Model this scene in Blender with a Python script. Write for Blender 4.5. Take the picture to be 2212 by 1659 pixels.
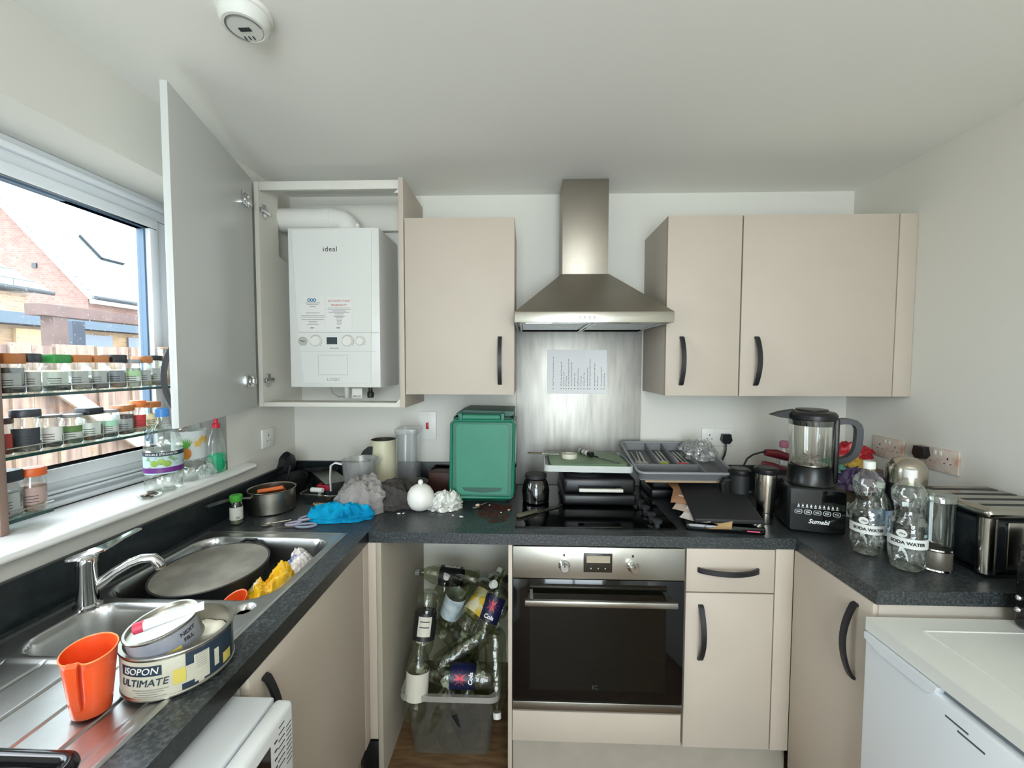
import bpy, bmesh, math, random
from mathutils import Vector, Matrix, Euler, noise
for o in list(bpy.data.objects): bpy.data.objects.remove(o)
SC = bpy.context.scene
COL = SC.collection
PI = math.pi
R = math.radians
random.seed(7)

# ---------------------------------------------------------------- camera
def cam():
    f, cx, cy, cz, yaw, pt, ro = 884.95, 1.1492, -1.9954, 1.4963, -0.0327, -0.0463, 0.0024
    F = Vector((math.sin(yaw)*math.cos(pt), math.cos(yaw)*math.cos(pt), math.sin(pt)))
    r = Vector((math.cos(yaw), -math.sin(yaw), 0)); u = r.cross(F)
    r2 = r*math.cos(ro)+u*math.sin(ro); u2 = -r*math.sin(ro)+u*math.cos(ro)
    cd = bpy.data.cameras.new('camera'); c = bpy.data.objects.new('camera', cd); COL.objects.link(c)
    m = Matrix((r2, u2, -F)).transposed().to_4x4(); m.translation = (cx, cy, cz)
    c.matrix_world = m
    cd.sensor_width = 36; cd.sensor_fit = 'HORIZONTAL'; cd.lens = f/2212*36
    cd.clip_start = .02; cd.clip_end = 200
    SC.camera = c
cam()
# ---------------------------------------------------------------- sky and lights
W_ = bpy.data.worlds.new('sky'); SC.world = W_; W_.use_nodes = True
nt = W_.node_tree; nt.nodes.clear()
bg = nt.nodes.new('ShaderNodeBackground'); ow = nt.nodes.new('ShaderNodeOutputWorld')
tc = nt.nodes.new('ShaderNodeTexCoord'); sx = nt.nodes.new('ShaderNodeSeparateXYZ'); cr = nt.nodes.new('ShaderNodeValToRGB')
nt.links.new(tc.outputs['Generated'], sx.inputs[0]); nt.links.new(sx.outputs['Z'], cr.inputs[0])
cr.color_ramp.elements[0].position = 0.0; cr.color_ramp.elements[0].color = (.78, .88, 1, 1)
cr.color_ramp.elements[1].position = 0.7; cr.color_ramp.elements[1].color = (.84, .92, 1, 1)
nt.links.new(cr.outputs[0], bg.inputs[0]); bg.inputs[1].default_value = 6.0
nt.links.new(bg.outputs[0], ow.inputs[0])
def area(name, loc, rot, sx_, sy_, power, color=(1, 1, 1), portal=False):
    l = bpy.data.lights.new(name, 'AREA'); l.shape = 'RECTANGLE'; l.size = sx_; l.size_y = sy_
    l.energy = power; l.color = color
    if portal: l.cycles.is_portal = True
    o = bpy.data.objects.new(name, l); COL.objects.link(o); o.location = loc; o.rotation_euler = rot
    return o
area('window_daylight_portal', (-.33, -1.07, 1.58), (0, -PI/2, 0), 1.02, 1.2, 1, portal=True)
area('patio_daylight_portal', (1.35, -4.68, 1.05), (PI/2, 0, 0), 2.0, 2.1, 1, portal=True)
area('patio_daylight', (1.35, -4.75, 1.15), (PI/2, 0, 0), 1.9, 2.0, 32, (.94, .97, 1))
l = bpy.data.lights.new('sun', 'SUN'); l.energy = 1.2; l.angle = R(30); l.color = (1, .97, .92)
o = bpy.data.objects.new('sun', l); COL.objects.link(o); o.rotation_euler = Vector((-.8, -.25, .75)).to_track_quat('Z', 'Y').to_euler()
l = bpy.data.lights.new('added_fill_bulb', 'POINT'); l.energy = 23; l.shadow_soft_size = .26; l.color = (1, 1, .985)  # fill light added behind the camera to brighten ceiling and side walls
o = bpy.data.objects.new('added_fill_bulb', l); COL.objects.link(o); o.location = (1.40, -2.75, 1.93)
SC.view_settings.view_transform = 'Standard'; SC.view_settings.look = 'None'
SC.view_settings.gamma = 1; SC.view_settings.exposure = 0.62; SC.view_settings.use_curve_mapping = False
SC.cycles.max_bounces = 10; SC.cycles.diffuse_bounces = 5; SC.cycles.glossy_bounces = 4
SC.cycles.transmission_bounces = 6; SC.cycles.transparent_max_bounces = 24
SC.cycles.caustics_reflective = False; SC.cycles.caustics_refractive = False
SC.cycles.sample_clamp_indirect = 6

# ---------------------------------------------------------------- materials
def srgb(h):
    h = h.lstrip('#'); v = [int(h[i:i+2], 16)/255 for i in (0, 2, 4)]
    return tuple((c/12.92 if c <= .04045 else ((c+.055)/1.055)**2.4) for c in v)+(1,)
MATS = {}
def mat(name, color, rough=.5, metal=0, noise_=0, nscale=20, color2=None, bump=0, bscale=200, stretch=None, spec=.5, coat=0, lo=.35, hi=.65, rvar=0, emit=None):
    """procedural principled material; noise mixes color and color2"""
    if name in MATS: return MATS[name]
    m = bpy.data.materials.new(name); m.use_nodes = True; n = m.node_tree; b = n.nodes['Principled BSDF']
    c = srgb(color) if isinstance(color, str) else tuple(color)+(1,)
    b.inputs['Base Color'].default_value = c; b.inputs['Roughness'].default_value = rough
    b.inputs['Metallic'].default_value = metal; b.inputs['Specular IOR Level'].default_value = spec
    b.inputs['Coat Weight'].default_value = coat
    tc = n.nodes.new('ShaderNodeTexCoord'); mp = n.nodes.new('ShaderNodeMapping')
    if stretch: mp.inputs['Scale'].default_value = stretch
    n.links.new(tc.outputs['Object'], mp.inputs[0])
    if color2 is not None or noise_:
        t = n.nodes.new('ShaderNodeTexNoise'); t.inputs['Scale'].default_value = nscale; t.inputs['Detail'].default_value = 5
        n.links.new(mp.outputs[0], t.inputs[0])
        r = n.nodes.new('ShaderNodeValToRGB'); r.color_ramp.elements[0].position = lo; r.color_ramp.elements[1].position = hi
        c2 = srgb(color2) if isinstance(color2, str) else (tuple(color2)+(1,) if color2 else tuple(x*(1-noise_) for x in c[:3])+(1,))
        r.color_ramp.elements[0].color = c; r.color_ramp.elements[1].color = c2
        n.links.new(t.outputs[0], r.inputs[0]); n.links.new(r.outputs[0], b.inputs['Base Color'])
        if rvar:
            mr = n.nodes.new('ShaderNodeMapRange'); mr.inputs[3].default_value = rough-rvar; mr.inputs[4].default_value = rough+rvar
            n.links.new(t.outputs[0], mr.inputs[0]); n.links.new(mr.outputs[0], b.inputs['Roughness'])
    if bump:
        t2 = n.nodes.new('ShaderNodeTexNoise'); t2.inputs['Scale'].default_value = bscale; t2.inputs['Detail'].default_value = 3
        n.links.new(mp.outputs[0], t2.inputs[0]); bn = n.nodes.new('ShaderNodeBump')
        bn.inputs['Strength'].default_value = bump; bn.inputs['Distance'].default_value = .002
        n.links.new(t2.outputs[0], bn.inputs['Height']); n.links.new(bn.outputs[0], b.inputs['Normal'])
    if emit:
        b.inputs['Emission Color'].default_value = c; b.inputs['Emission Strength'].default_value = emit
    MATS[name] = m; return m
def clear(name, tint=(.93, .95, .93), rough=.05, base=.06, edge=.55, haze=0.0, haze_col=(.8, .8, .8), bump=0, bscale=20):
    """thin see-through plastic or glass: transparency with a Fresnel-like gloss and optional milky haze"""
    if name in MATS: return MATS[name]
    m = bpy.data.materials.new(name); m.use_nodes = True; n = m.node_tree; n.nodes.clear()
    out = n.nodes.new('ShaderNodeOutputMaterial'); tr = n.nodes.new('ShaderNodeBsdfTransparent'); gl = n.nodes.new('ShaderNodeBsdfGlossy')
    df = n.nodes.new('ShaderNodeBsdfDiffuse'); m1 = n.nodes.new('ShaderNodeMixShader'); m2 = n.nodes.new('ShaderNodeMixShader')
    lw = n.nodes.new('ShaderNodeLayerWeight'); lw.inputs['Blend'].default_value = .25
    mr = n.nodes.new('ShaderNodeMapRange'); mr.inputs[3].default_value = base; mr.inputs[4].default_value = edge
    tr.inputs[0].default_value = tuple(tint)+(1,); gl.inputs[0].default_value = (.95, .97, .96, 1); gl.inputs['Roughness'].default_value = rough
    df.inputs[0].default_value = tuple(haze_col)+(1,)
    n.links.new(lw.outputs['Facing'], mr.inputs[0])
    m1.inputs[0].default_value = haze; n.links.new(tr.outputs[0], m1.inputs[1]); n.links.new(df.outputs[0], m1.inputs[2])
    n.links.new(mr.outputs[0], m2.inputs[0]); n.links.new(m1.outputs[0], m2.inputs[1]); n.links.new(gl.outputs[0], m2.inputs[2])
    if bump:
        t2 = n.nodes.new('ShaderNodeTexNoise'); t2.inputs['Scale'].default_value = bscale; bn = n.nodes.new('ShaderNodeBump')
        bn.inputs['Strength'].default_value = bump; bn.inputs['Distance'].default_value = .01
        tcn = n.nodes.new('ShaderNodeTexCoord'); n.links.new(tcn.outputs['Object'], t2.inputs[0])
        n.links.new(t2.outputs[0], bn.inputs['Height']); n.links.new(bn.outputs[0], gl.inputs['Normal']); n.links.new(bn.outputs[0], lw.inputs['Normal'])
    n.links.new(m2.outputs[0], out.inputs[0])
    MATS[name] = m; return m

M_wall = mat('wall_paint', '#d9d8d0', .9, bump=.05, bscale=300)
M_ceil = mat('ceiling_paint', '#ecece6', .95, bump=.05, bscale=250)
M_cab = mat('cabinet_front', '#beb3a5', .55, noise_=.03, nscale=6, bump=.03, bscale=600)
M_carc = mat('cabinet_carcass', '#d8d6cd', .6)
M_plinth = mat('plinth_board', '#a79f92', .6, noise_=.1, nscale=12)
M_work = mat('laminate_worktop', '#2b2f31', .33, color2='#596061', nscale=150, lo=.45, hi=.78, bump=.12, bscale=350, rvar=.08)
M_steel = mat('brushed_steel', '#b5b2a8', .3, 1, noise_=.12, nscale=8, stretch=(1, 1, 14), rvar=.06)
M_hood = mat('hood_steel', '#a39c90', .46, 1, noise_=.08, nscale=5, rvar=.05)
M_splash = mat('splash_steel', '#c6c4bd', .5, .75, color2='#aeaca6', nscale=7, stretch=(5, 1, .6), lo=.4, hi=.75, rvar=.08)
M_chrome = mat('chrome', '#d9dadb', .1, 1)
M_sink = mat('sink_steel', '#c9cac8', .33, 1, noise_=.15, nscale=12, rvar=.08)
M_black = mat('black_plastic', '#121315', .35)
M_matblack = mat('matt_black', '#1a1b1d', .6)
M_hand = mat('handle_black', '#1c1c20', .45)
M_white = mat('white_plastic', '#e2e2dc', .35)
M_pvc = mat('white_pvc', '#dfe4e8', .3)
M_app = mat('white_enamel', '#e3e8ec', .28)
M_blkglass = mat('black_glass', '#050607', .06, spec=.6)
M_glass = clear('clear_glass', (.95, .97, .96), .03, .04, .5)
M_pet = clear('clear_pet', (.90, .92, .89), .08, .10, .75, bump=.5, bscale=28)
M_petg = clear('dull_pet', (.76, .78, .68), .14, .06, .5, bump=.6, bscale=30)
M_plast = clear('milky_plastic', (.86, .87, .86), .2, .08, .5, haze=.22)
M_crate = clear('crate_plastic', (.80, .80, .74), .25, .05, .35, haze=.10, haze_col=(.45, .45, .40))

# ---------------------------------------------------------------- mesh helpers
class MB:
    def __init__(s): s.bm = bmesh.new()
    def _tf(s, vs, M):
        if M is not None:
            for v in vs: v.co = M @ v.co
    def box(s, x0, x1, y0, y1, z0, z1, bev=0, seg=2, M=None):
        n0 = len(s.bm.verts)
        b = bmesh.new()
        vs = [b.verts.new((x, y, z)) for x in (x0, x1) for y in (y0, y1) for z in (z0, z1)]
        for f in ((0, 1, 3, 2), (4, 6, 7, 5), (0, 4, 5, 1), (2, 3, 7, 6), (0, 2, 6, 4), (1, 5, 7, 3)): b.faces.new([vs[i] for i in f])
        bmesh.ops.recalc_face_normals(b, faces=b.faces)
        if bev: bmesh.ops.bevel(b, geom=b.edges[:], offset=bev, segments=seg, affect='EDGES', profile=.5)
        if M is not None: b.transform(M)
        me = bpy.data.meshes.new('t'); b.to_mesh(me); b.free(); s.bm.from_mesh(me); bpy.data.meshes.remove(me)
        return s
    def faces(s, verts, faces, M=None):
        vs = [s.bm.verts.new(v) for v in verts]; s._tf(vs, M)
        for f in faces:
            try: s.bm.faces.new([vs[i] for i in f])
            except ValueError: pass
        return s
    def prism(s, poly, ax, a, b, M=None):
        """poly: 2-D outline in the two axes other than ax, extruded from a to b along ax"""
        def P(p, t): return (t, p[0], p[1]) if ax == 0 else ((p[0], t, p[1]) if ax == 1 else (p[0], p[1], t))
        n = len(poly); V = [P(p, a) for p in poly]+[P(p, b) for p in poly]
        F = [list(range(n))[::-1], list(range(n, 2*n))]+[[i, (i+1) % n, n+(i+1) % n, n+i] for i in range(n)]
        return s.faces(V, F, M)
    def lathe(s, prof, n=28, M=None, sq=0, arc=None, sx=1, sy=1):
        """prof [(r,z)...]; sq>0 squares the section (superellipse); arc=(a0,a1) for a partial sweep"""
        V = []; full = arc is None; a0, a1 = arc or (0, 2*PI); m = n if full else n+1
        for r, z in prof:
            for i in range(m):
                a = a0+(a1-a0)*i/n
                c, d = math.cos(a), math.sin(a)
                k = 1
                if sq: k = 1/((abs(c)**sq+abs(d)**sq)**(1/sq))
                V.append((r*c*k*sx, r*d*k*sy, z))
        F = []
        for j in range(len(prof)-1):
            for i in range(n):
                i2 = (i+1) % m if full else i+1
                F.append([j*m+i, j*m+i2, (j+1)*m+i2, (j+1)*m+i])
        if full and prof[0][0] > 1e-6 and s.capb: F.append(list(range(m))[::-1])
        if full and prof[-1][0] > 1e-6 and s.capt: F.append([(len(prof)-1)*m+i for i in range(m)])
        return s.faces(V, F, M)
    capb = True; capt = True
    def open(s, b=False, t=False): s.capb = b; s.capt = t; return s
    def tube(s, path, r, n=8, M=None, closed=False, flat=None):
        """swept tube; r number or list; flat=(w,t,widthvec) sweeps a rectangle instead"""
        P = [Vector(p) for p in path]; m = len(P); V = []; prev = None
        for i, p in enumerate(P):
            a = P[(i-1) % m] if (closed or i > 0) else p; b = P[(i+1) % m] if (closed or i < m-1) else p
            t = (b-a).normalized()
            if flat:
                w, th, wv = flat; wv = Vector(wv).normalized(); side = wv; nn = t.cross(side).normalized()
                w_ = w[i] if isinstance(w, (list, tuple)) else w
                V += [tuple(p+side*w_/2+nn*th/2), tuple(p-side*w_/2+nn*th/2), tuple(p-side*w_/2-nn*th/2), tuple(p+side*w_/2-nn*th/2)]
            else:
                if prev is None:
                    q = Vector((0, 0, 1)) if abs(t.z) < .9 else Vector((1, 0, 0)); u = t.cross(q).normalized()
                else:
                    u = (prev-t*prev.dot(t)).normalized()
                prev = u; v = t.cross(u); rr = r[i] if isinstance(r, (list, tuple)) else r
                for k in range(n):
                    an = 2*PI*k/n; V.append(tuple(p+(u*math.cos(an)+v*math.sin(an))*rr))
        k = 4 if flat else n; F = []
        for j in range(m if closed else m-1):
            j2 = (j+1) % m
            for i in range(k): F.append([j*k+i, j*k+(i+1) % k, j2*k+(i+1) % k, j2*k+i])
        if not closed: F += [list(range(k))[::-1], [(m-1)*k+i for i in range(k)]]
        return s.faces(V, F, M)
    def grid(s, fn, nu, nv, M=None, wrapu=False):
        V = [fn(i/nu, j/nv) for j in range(nv+1) for i in range(nu+(0 if wrapu else 1))]
        w = nu if wrapu else nu+1
        F = [[j*w+i, j*w+(i+1) % w, (j+1)*w+(i+1) % w, (j+1)*w+i] for j in range(nv) for i in range(nu)]
        return s.faces(V, F, M)
    def sphere(s, c, r, n=16, sx=1, sy=1, sz=1, M=None):
        prof = [(r*math.sin(PI*i/n)+(1e-5 if i in (0, n) else 0), -r*math.cos(PI*i/n)) for i in range(n+1)]
        T = Matrix.Translation(c) @ Matrix.Diagonal((sx, sy, sz, 1))
        return s.lathe(prof, 2*n, (M @ T) if M is not None else T)
WOFF = {}
def obj(name, mb, m, parent=None, loc=None, rot=None, label=None, sharp=38):
    bm = mb.bm
    bmesh.ops.remove_doubles(bm, verts=bm.verts, dist=1e-6)
    bmesh.ops.recalc_face_normals(bm, faces=bm.faces)
    for f in bm.faces: f.smooth = True
    for e in bm.edges:
        if len(e.link_faces) == 2 and e.calc_face_angle(0) > R(sharp): e.smooth = False
    root = parent
    while root is not None and root.parent: root = root.parent
    off = WOFF.get(root.name) if root else None
    if off is not None: bm.transform(Matrix.Translation(-Vector(off)))
    me = bpy.data.meshes.new(name); bm.to_mesh(me); bm.free()
    o = bpy.data.objects.new(name, me); COL.objects.link(o)
    if m: me.materials.append(m)
    if parent: o.parent = parent
    if loc is not None: o.location = loc
    if rot is not None: o.rotation_euler = rot
    if label: o['label'] = label
    return o
def tag(o, label, cat, group=None):
    o['label'] = label; o['category'] = cat
    if group: o['group'] = group
    return o
def thing(name, label, cat, loc=(0, 0, 0), rot=(0, 0, 0), group=None, world=False):
    """Empty at the thing's base; world=True lets its part meshes be given in room coordinates"""
    o = bpy.data.objects.new(name, None); COL.objects.link(o); o.location = loc; o.rotation_euler = rot
    o.empty_display_size = .05
    tag(o, label, cat, group)
    if world: WOFF[o.name] = tuple(loc)
    return o
def struct(name, mb, m, parent=None):
    o = obj(name, mb, m, parent)
    if parent is None: o['kind'] = 'structure'
    return o
def copy_tree(o, parent=None):
    c = o.copy(); COL.objects.link(c)
    if parent: c.parent = parent
    for ch in list(o.children): copy_tree(ch, c)
    return c
def text_mb(body, size, M, ext=.0004, align='CENTER', shear=0, space=1, wrap=None, sx=1, bold=0):
    cu = bpy.data.curves.new('t', 'FONT'); cu.body = body; cu.size = size; cu.extrude = ext
    cu.align_x = align; cu.align_y = 'CENTER'; cu.shear = shear; cu.space_character = space; cu.resolution_u = 3; cu.offset = size*bold
    ob = bpy.data.objects.new('t', cu); me = bpy.data.meshes.new_from_object(ob)
    bpy.data.objects.remove(ob)
    mb = MB(); mb.bm.from_mesh(me); bpy.data.meshes.remove(me)
    if wrap:   # wrap onto a cylinder of radius wrap about the local z axis (text faces -y)
        bmesh.ops.triangulate(mb.bm, faces=mb.bm.faces[:])
        for v in mb.bm.verts:
            a = v.co.x*sx/wrap; rr = wrap+v.co.z
            v.co = Vector((math.sin(a)*rr, -math.cos(a)*rr, v.co.y))
    elif sx != 1:
        for v in mb.bm.verts: v.co.x *= sx
    mb.bm.transform(M)
    return mb
def T(x, y, z): return Matrix.Translation((x, y, z))
def RX(a): return Matrix.Rotation(R(a), 4, 'X')
def RY(a): return Matrix.Rotation(R(a), 4, 'Y')
def RZ(a): return Matrix.Rotation(R(a), 4, 'Z')
FRONT = RX(90)                       # text lying in xy -> standing, facing -y
def rrect(x0, x1, y0, y1, r, n=6):
    P = []
    for cx, cy, a in ((x1-r, y1-r, 0), (x0+r, y1-r, 90), (x0+r, y0+r, 180), (x1-r, y0+r, 270)):
        for i in range(n+1):
            t = R(a+90*i/n); P.append((cx+r*math.cos(t), cy+r*math.sin(t)))
    return P
def bow(center, along, out, L=.19, w=.016, t=.008, bulge=.03):
    """arched bar handle"""
    c, al, ou = Vector(center), Vector(along), Vector(out); side = al.cross(ou).normalized()
    P = [c-al*L/2, c-al*(L/2-.003)+ou*.008]
    for i in range(13):
        s = -1+2*i/12; P.append(c+al*(L/2-.006)*s+ou*(.010+bulge*(1-s*s)*.8))
    P += [c+al*(L/2-.003)+ou*.008, c+al*L/2]
    return MB().tube(P, 0, flat=(w, t, side))
# ================================================================ the room
W, H, D = 2.676, 2.308, -4.6
WT = .91
M_floor = mat('floor_vinyl', '#7d6245', .5, color2='#5d462f', nscale=9, stretch=(1, 6, 1))
struct('floor', MB().box(-.02, W+.02, D-.02, .02, -.06, 0), M_floor)
struct('ceiling', MB().box(-.3, W+.15, D-.15, .15, H, H+.1), M_ceil)
struct('wall_back', MB().box(-.3, W+.15, 0, .15, -.06, H), M_wall)
struct('wall_right', MB().box(W, W+.15, D, 0, -.06, H), M_wall)
wy0, wy1, wz0, wz1 = -1.70, -.465, 1.062, 2.088
struct('wall_left', MB().box(-.3, 0, D, wy0, -.06, H).box(-.3, 0, wy1, 0, -.06, H).box(-.3, 0, wy0, wy1, -.06, wz0).box(-.3, 0, wy0, wy1, wz1, H), M_wall)
struct('wall_front', MB().box(-.3, .45, D-.15, D, -.06, H).box(2.25, W+.15, D-.15, D, -.06, H).box(.45, 2.25, D-.15, D, 2.1, H), M_wall)
# patio door behind the camera
fr = MB()
for x in (.45, 1.32, 2.19): fr.box(x, x+.06, D-.1, D-.04, 0, 2.1, .004)
fr.box(.51, 2.19, D-.1, D-.04, 0, .08, .004).box(.51, 2.19, D-.1, D-.04, 2.03, 2.1, .004)
d1 = struct('door_1', fr, M_pvc)
struct('door_pane', MB().box(.51, 2.19, D-.075, D-.07, .08, 2.03), M_glass, d1)

t = thing('added_pendant', 'made-up bare bulb pendant, added behind the viewpoint to brighten the room', 'lamp', (1.40, -2.75, H), world=True)  # unseen fitting, invented to carry the added fill light
obj('flex', MB().tube([(1.40, -2.75, H-.02), (1.40, -2.75, 2.10)], .003), M_white, t)
obj('lamp_holder', MB().lathe([(.018, 0), (.020, .05), (.008, .065)], 20, T(1.40, -2.75, 2.04)), M_white, t)
obj('ceiling_rose', MB().lathe([(.04, 0), (.04, .012), (.03, .02)], 24, T(1.40, -2.75, H-.0205)), M_white, t)

# window in the left wall
gx = -.19
fr = MB()
fz0, fz1 = 1.092, wz1
fr.box(gx-.06, gx, wy0, wy1, fz1-.075, fz1, .006)                       # head
fr.box(gx-.06, gx, wy1-.07, wy1, fz0, fz1-.075, .006)                   # right jamb
fr.box(gx-.06, gx, wy0, wy0+.07, fz0, fz1-.075, .006)
fr.box(gx-.06, gx+.0, wy0+.07, wy1-.07, fz0, fz0+.07, .006)
fr.box(gx-.05, gx+.006, -1.16, -1.10, fz0+.07, fz1-.075, .004)          # mullion
win = struct('window_1', fr, M_pvc)
# casement sash of the right light
sa = MB()
s0, s1, t0, t1 = -1.10, wy1-.07, fz0+.07, fz1-.075
sa.box(gx-.045, gx+.014, s0, s1, t1-.035, t1, .006).box(gx-.045, gx+.014, s0, s1, t0, t0+.04, .006)
sa.box(gx-.045, gx+.014, s1-.035, s1, t0+.04, t1-.035, .006).box(gx-.045, gx+.014, s0, s0+.035, t0+.04, t1-.035, .006)
sash = struct('window_sash', sa, M_pvc, win)
gk = MB()
g0, g1, h0, h1 = s0+.035, s1-.035, t0+.04, t1-.035
gk.box(gx-.03, gx-.004, g0, g1, h1-.006, h1).box(gx-.03, gx-.004, g1-.007, g1, h0+.006, h1-.006)
struct('window_gasket', gk, mat('grey_gasket', '#4f6c84', .5), sash)
M_pane = clear('window_glass', (.97, .98, .98), .02, .02, .2)
struct('window_pane', MB().box(gx-.022, gx-.018, g0, g1-.007, h0+.006, h1-.006).box(gx-.03, gx-.026, wy0+.07, -1.16, t0, t1), M_pane, win)
# dried water spots on the pane
sp = MB(); rs = random.Random(3)
for i in range(260):
    yy = rs.uniform(g0+.05, g1-.02); zz = rs.gauss(1.62, .07) if i % 3 else rs.uniform(1.45, 1.9)
    if not h0+.02 < zz < h1-.02: continue
    r_ = rs.uniform(.0006, .0019); n = 6
    sp.faces([(gx-.0175, yy+r_*math.cos(a*PI/3), zz+r_*math.sin(a*PI/3)*rs.uniform(.8, 1.8)) for a in range(6)], [list(range(6))])
struct('water_marks', sp, mat('limescale', '#f2f5f7', .6), win)
tv = MB().tube([(gx+.012, s0+.02, fz1-.028), (gx+.012, s1+.03, fz1-.028)], 0, flat=(.02, .018, (0, 0, 1)))
tv = MB().box(gx, gx+.016, -1.08, -.50, fz1-.042, fz1-.022, .006)
struct('trickle_vent', tv, M_pvc, win)
fr = MB()
for a, b, c in ((.020, .092, .108), (.012, .118, .126), (.018, .132, .140)): fr.box(gx, gx+a, wy0+.075, wy1-.075, fz0-.092+b, fz0-.092+c, .002)
struct('frame_bead', fr, M_pvc, win)
struct('frame_seal', MB().box(gx+.0205, gx+.023, wy0+.01, wy1-.01, 1.0905, 1.0935), M_matblack, win)
# sill board with rounded nose and horn
sill = MB()
prof = [(gx, 1.066), (.034, 1.066), (.042, 1.070), (.046, 1.078), (.042, 1.087), (.034, 1.0905), (gx, 1.0905)]
sill.prism(prof, 1, wy0+.003, wy1-.003)
pr2 = [(0.001, 1.066)]+prof[1:-1]+[(0.001, 1.0905)]
sill.prism(pr2, 1, wy1-.003, -.362).prism(pr2, 1, wy0-.06, wy0+.003)
struct('window_sill', sill, mat('sill_white', '#e4e4e2', .3), win)

# ================================================================ outside
M_brick = mat('red_brick', '#8a5246', .9, color2='#6d3c33', nscale=3, stretch=(1, 1, 5))
def brick_mat(name, c1, c2, mort, scale=4):
    m = bpy.data.materials.new(name); m.use_nodes = True; n = m.node_tree; b = n.nodes['Principled BSDF']; b.inputs['Roughness'].default_value = .9
    t = n.nodes.new('ShaderNodeTexBrick'); tcn = n.nodes.new('ShaderNodeTexCoord'); mp = n.nodes.new('ShaderNodeMapping')
    mp.inputs['Rotation'].default_value = (R(90), 0, R(90)); sxx = n.nodes.new('ShaderNodeSeparateXYZ'); cb = n.nodes.new('ShaderNodeCombineXYZ')
    n.links.new(tcn.outputs['Object'], sxx.inputs[0])
    ad = n.nodes.new('ShaderNodeMath'); n.links.new(sxx.outputs[0], ad.inputs[0]); n.links.new(sxx.outputs[1], ad.inputs[1])
    n.links.new(ad.outputs[0], cb.inputs[0]); n.links.new(sxx.outputs[2], cb.inputs[1]); n.links.new(cb.outputs[0], t.inputs[0])
    t.inputs['Scale'].default_value = scale; t.inputs['Color1'].default_value = srgb(c1); t.inputs['Color2'].default_value = srgb(c2); t.inputs['Mortar'].default_value = srgb(mort)
    t.inputs['Mortar Size'].default_value = .012
    n.links.new(t.outputs[0], b.inputs['Base Color']); return m
M_brick = brick_mat('red_brick', '#8a6c62', '#7a5a50', '#8d8078')
M_brick2 = brick_mat('buff_brick', '#a38a6f', '#8c7058', '#aea292')
def slate_mat():
    m = bpy.data.materials.new('roof_slates'); m.use_nodes = True; n = m.node_tree; b = n.nodes['Principled BSDF']; b.inputs['Roughness'].default_value = .5
    t = n.nodes.new('ShaderNodeTexBrick'); tcn = n.nodes.new('ShaderNodeTexCoord'); sxx = n.nodes.new('ShaderNodeSeparateXYZ'); cb = n.nodes.new('ShaderNodeCombineXYZ')
    n.links.new(tcn.outputs['Object'], sxx.inputs[0]); n.links.new(sxx.outputs[1], cb.inputs[0]); n.links.new(sxx.outputs[2], cb.inputs[1]); n.links.new(cb.outputs[0], t.inputs[0])
    t.inputs['Scale'].default_value = 1.0; t.inputs['Color1'].default_value = srgb('#7d8684'); t.inputs['Color2'].default_value = srgb('#767f7d'); t.inputs['Mortar'].default_value = srgb('#39413f')
    t.inputs['Mortar Size'].default_value = .009; t.inputs['Mortar Smooth'].default_value = .3; t.inputs['Row Height'].default_value = .19; t.inputs['Brick Width'].default_value = .7
    n.links.new(t.outputs[0], b.inputs['Base Color']); return m
M_slate = slate_mat()
M_fascia = mat('white_fascia', '#dfe3e4', .5); M_gutter = mat('dark_gutter', '#232a30', .5)
struct('ground_outside', MB().box(-40, -.32, -20, 30, -.3, -.05), mat('outdoor_paving', '#9c978c', .9, noise_=.2))
# big house: gable end at y=10, eaves running away to the right along x=-12
h = thing('brick_house', 'red brick house with a pale slate roof seen through the window', 'house', (-15, 14, -.1), world=True)
obj('house_wall', MB().prism([(-12, -.1), (-12, 3.6), (-15, 6.75), (-18, 3.6), (-18, -.1)], 1, 10, 19), M_brick, h)
obj('roof', MB().prism([(-11.65, 3.42), (-15, 6.93), (-18.35, 3.42), (-18.35, 3.57), (-15, 7.10), (-11.65, 3.57)], 1, 9.85, 19.1), M_slate, h)
obj('fascia', MB().tube([(-11.70, 9.82, 3.44), (-15, 9.82, 6.90)], 0, flat=(.16, .05, (0, .02, 1))).box(-11.78, -11.66, 9.84, 19.1, 3.30, 3.42), M_fascia, h)
obj('gutter', MB().tube([(-11.58, 9.84, 3.46), (-11.58, 19.1, 3.46)], .06), M_gutter, h)
RLM = T(-13.35, 11.35, 5.34) @ RY(46.4)
obj('roof_light', MB().box(-.52, .52, -.02, .02, 0, .10, M=RLM).box(.50, .54, .02, .75, 0, .10, M=RLM), M_gutter, h)
for x, z in ((-13.6, 4.45), (-13.9, 3.15)): obj('wall_vent', MB().box(x-.07, x+.07, 9.96, 10.0, z-.07, z+.07), M_gutter, h)
# smaller buff house on the left
h2 = thing('brick_annexe', 'lower buff brick building with a slate lean-to roof, left of the red house', 'house', (-10, 6.5, -.1), world=True)
obj('house_wall', MB().box(-11.6, -10, 3.5, 6.9, -.1, 3.05), M_brick2, h2)
obj('roof', MB().prism([(3.3, 3.12), (7.15, 3.12), (7.15, 3.2), (5.4, 4.0), (3.3, 4.0)], 0, -11.55, -9.8), M_slate, h2)
obj('gutter', MB().tube([(-9.75, 3.3, 3.12), (-9.75, 7.2, 3.12)], .05), M_gutter, h2)
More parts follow.
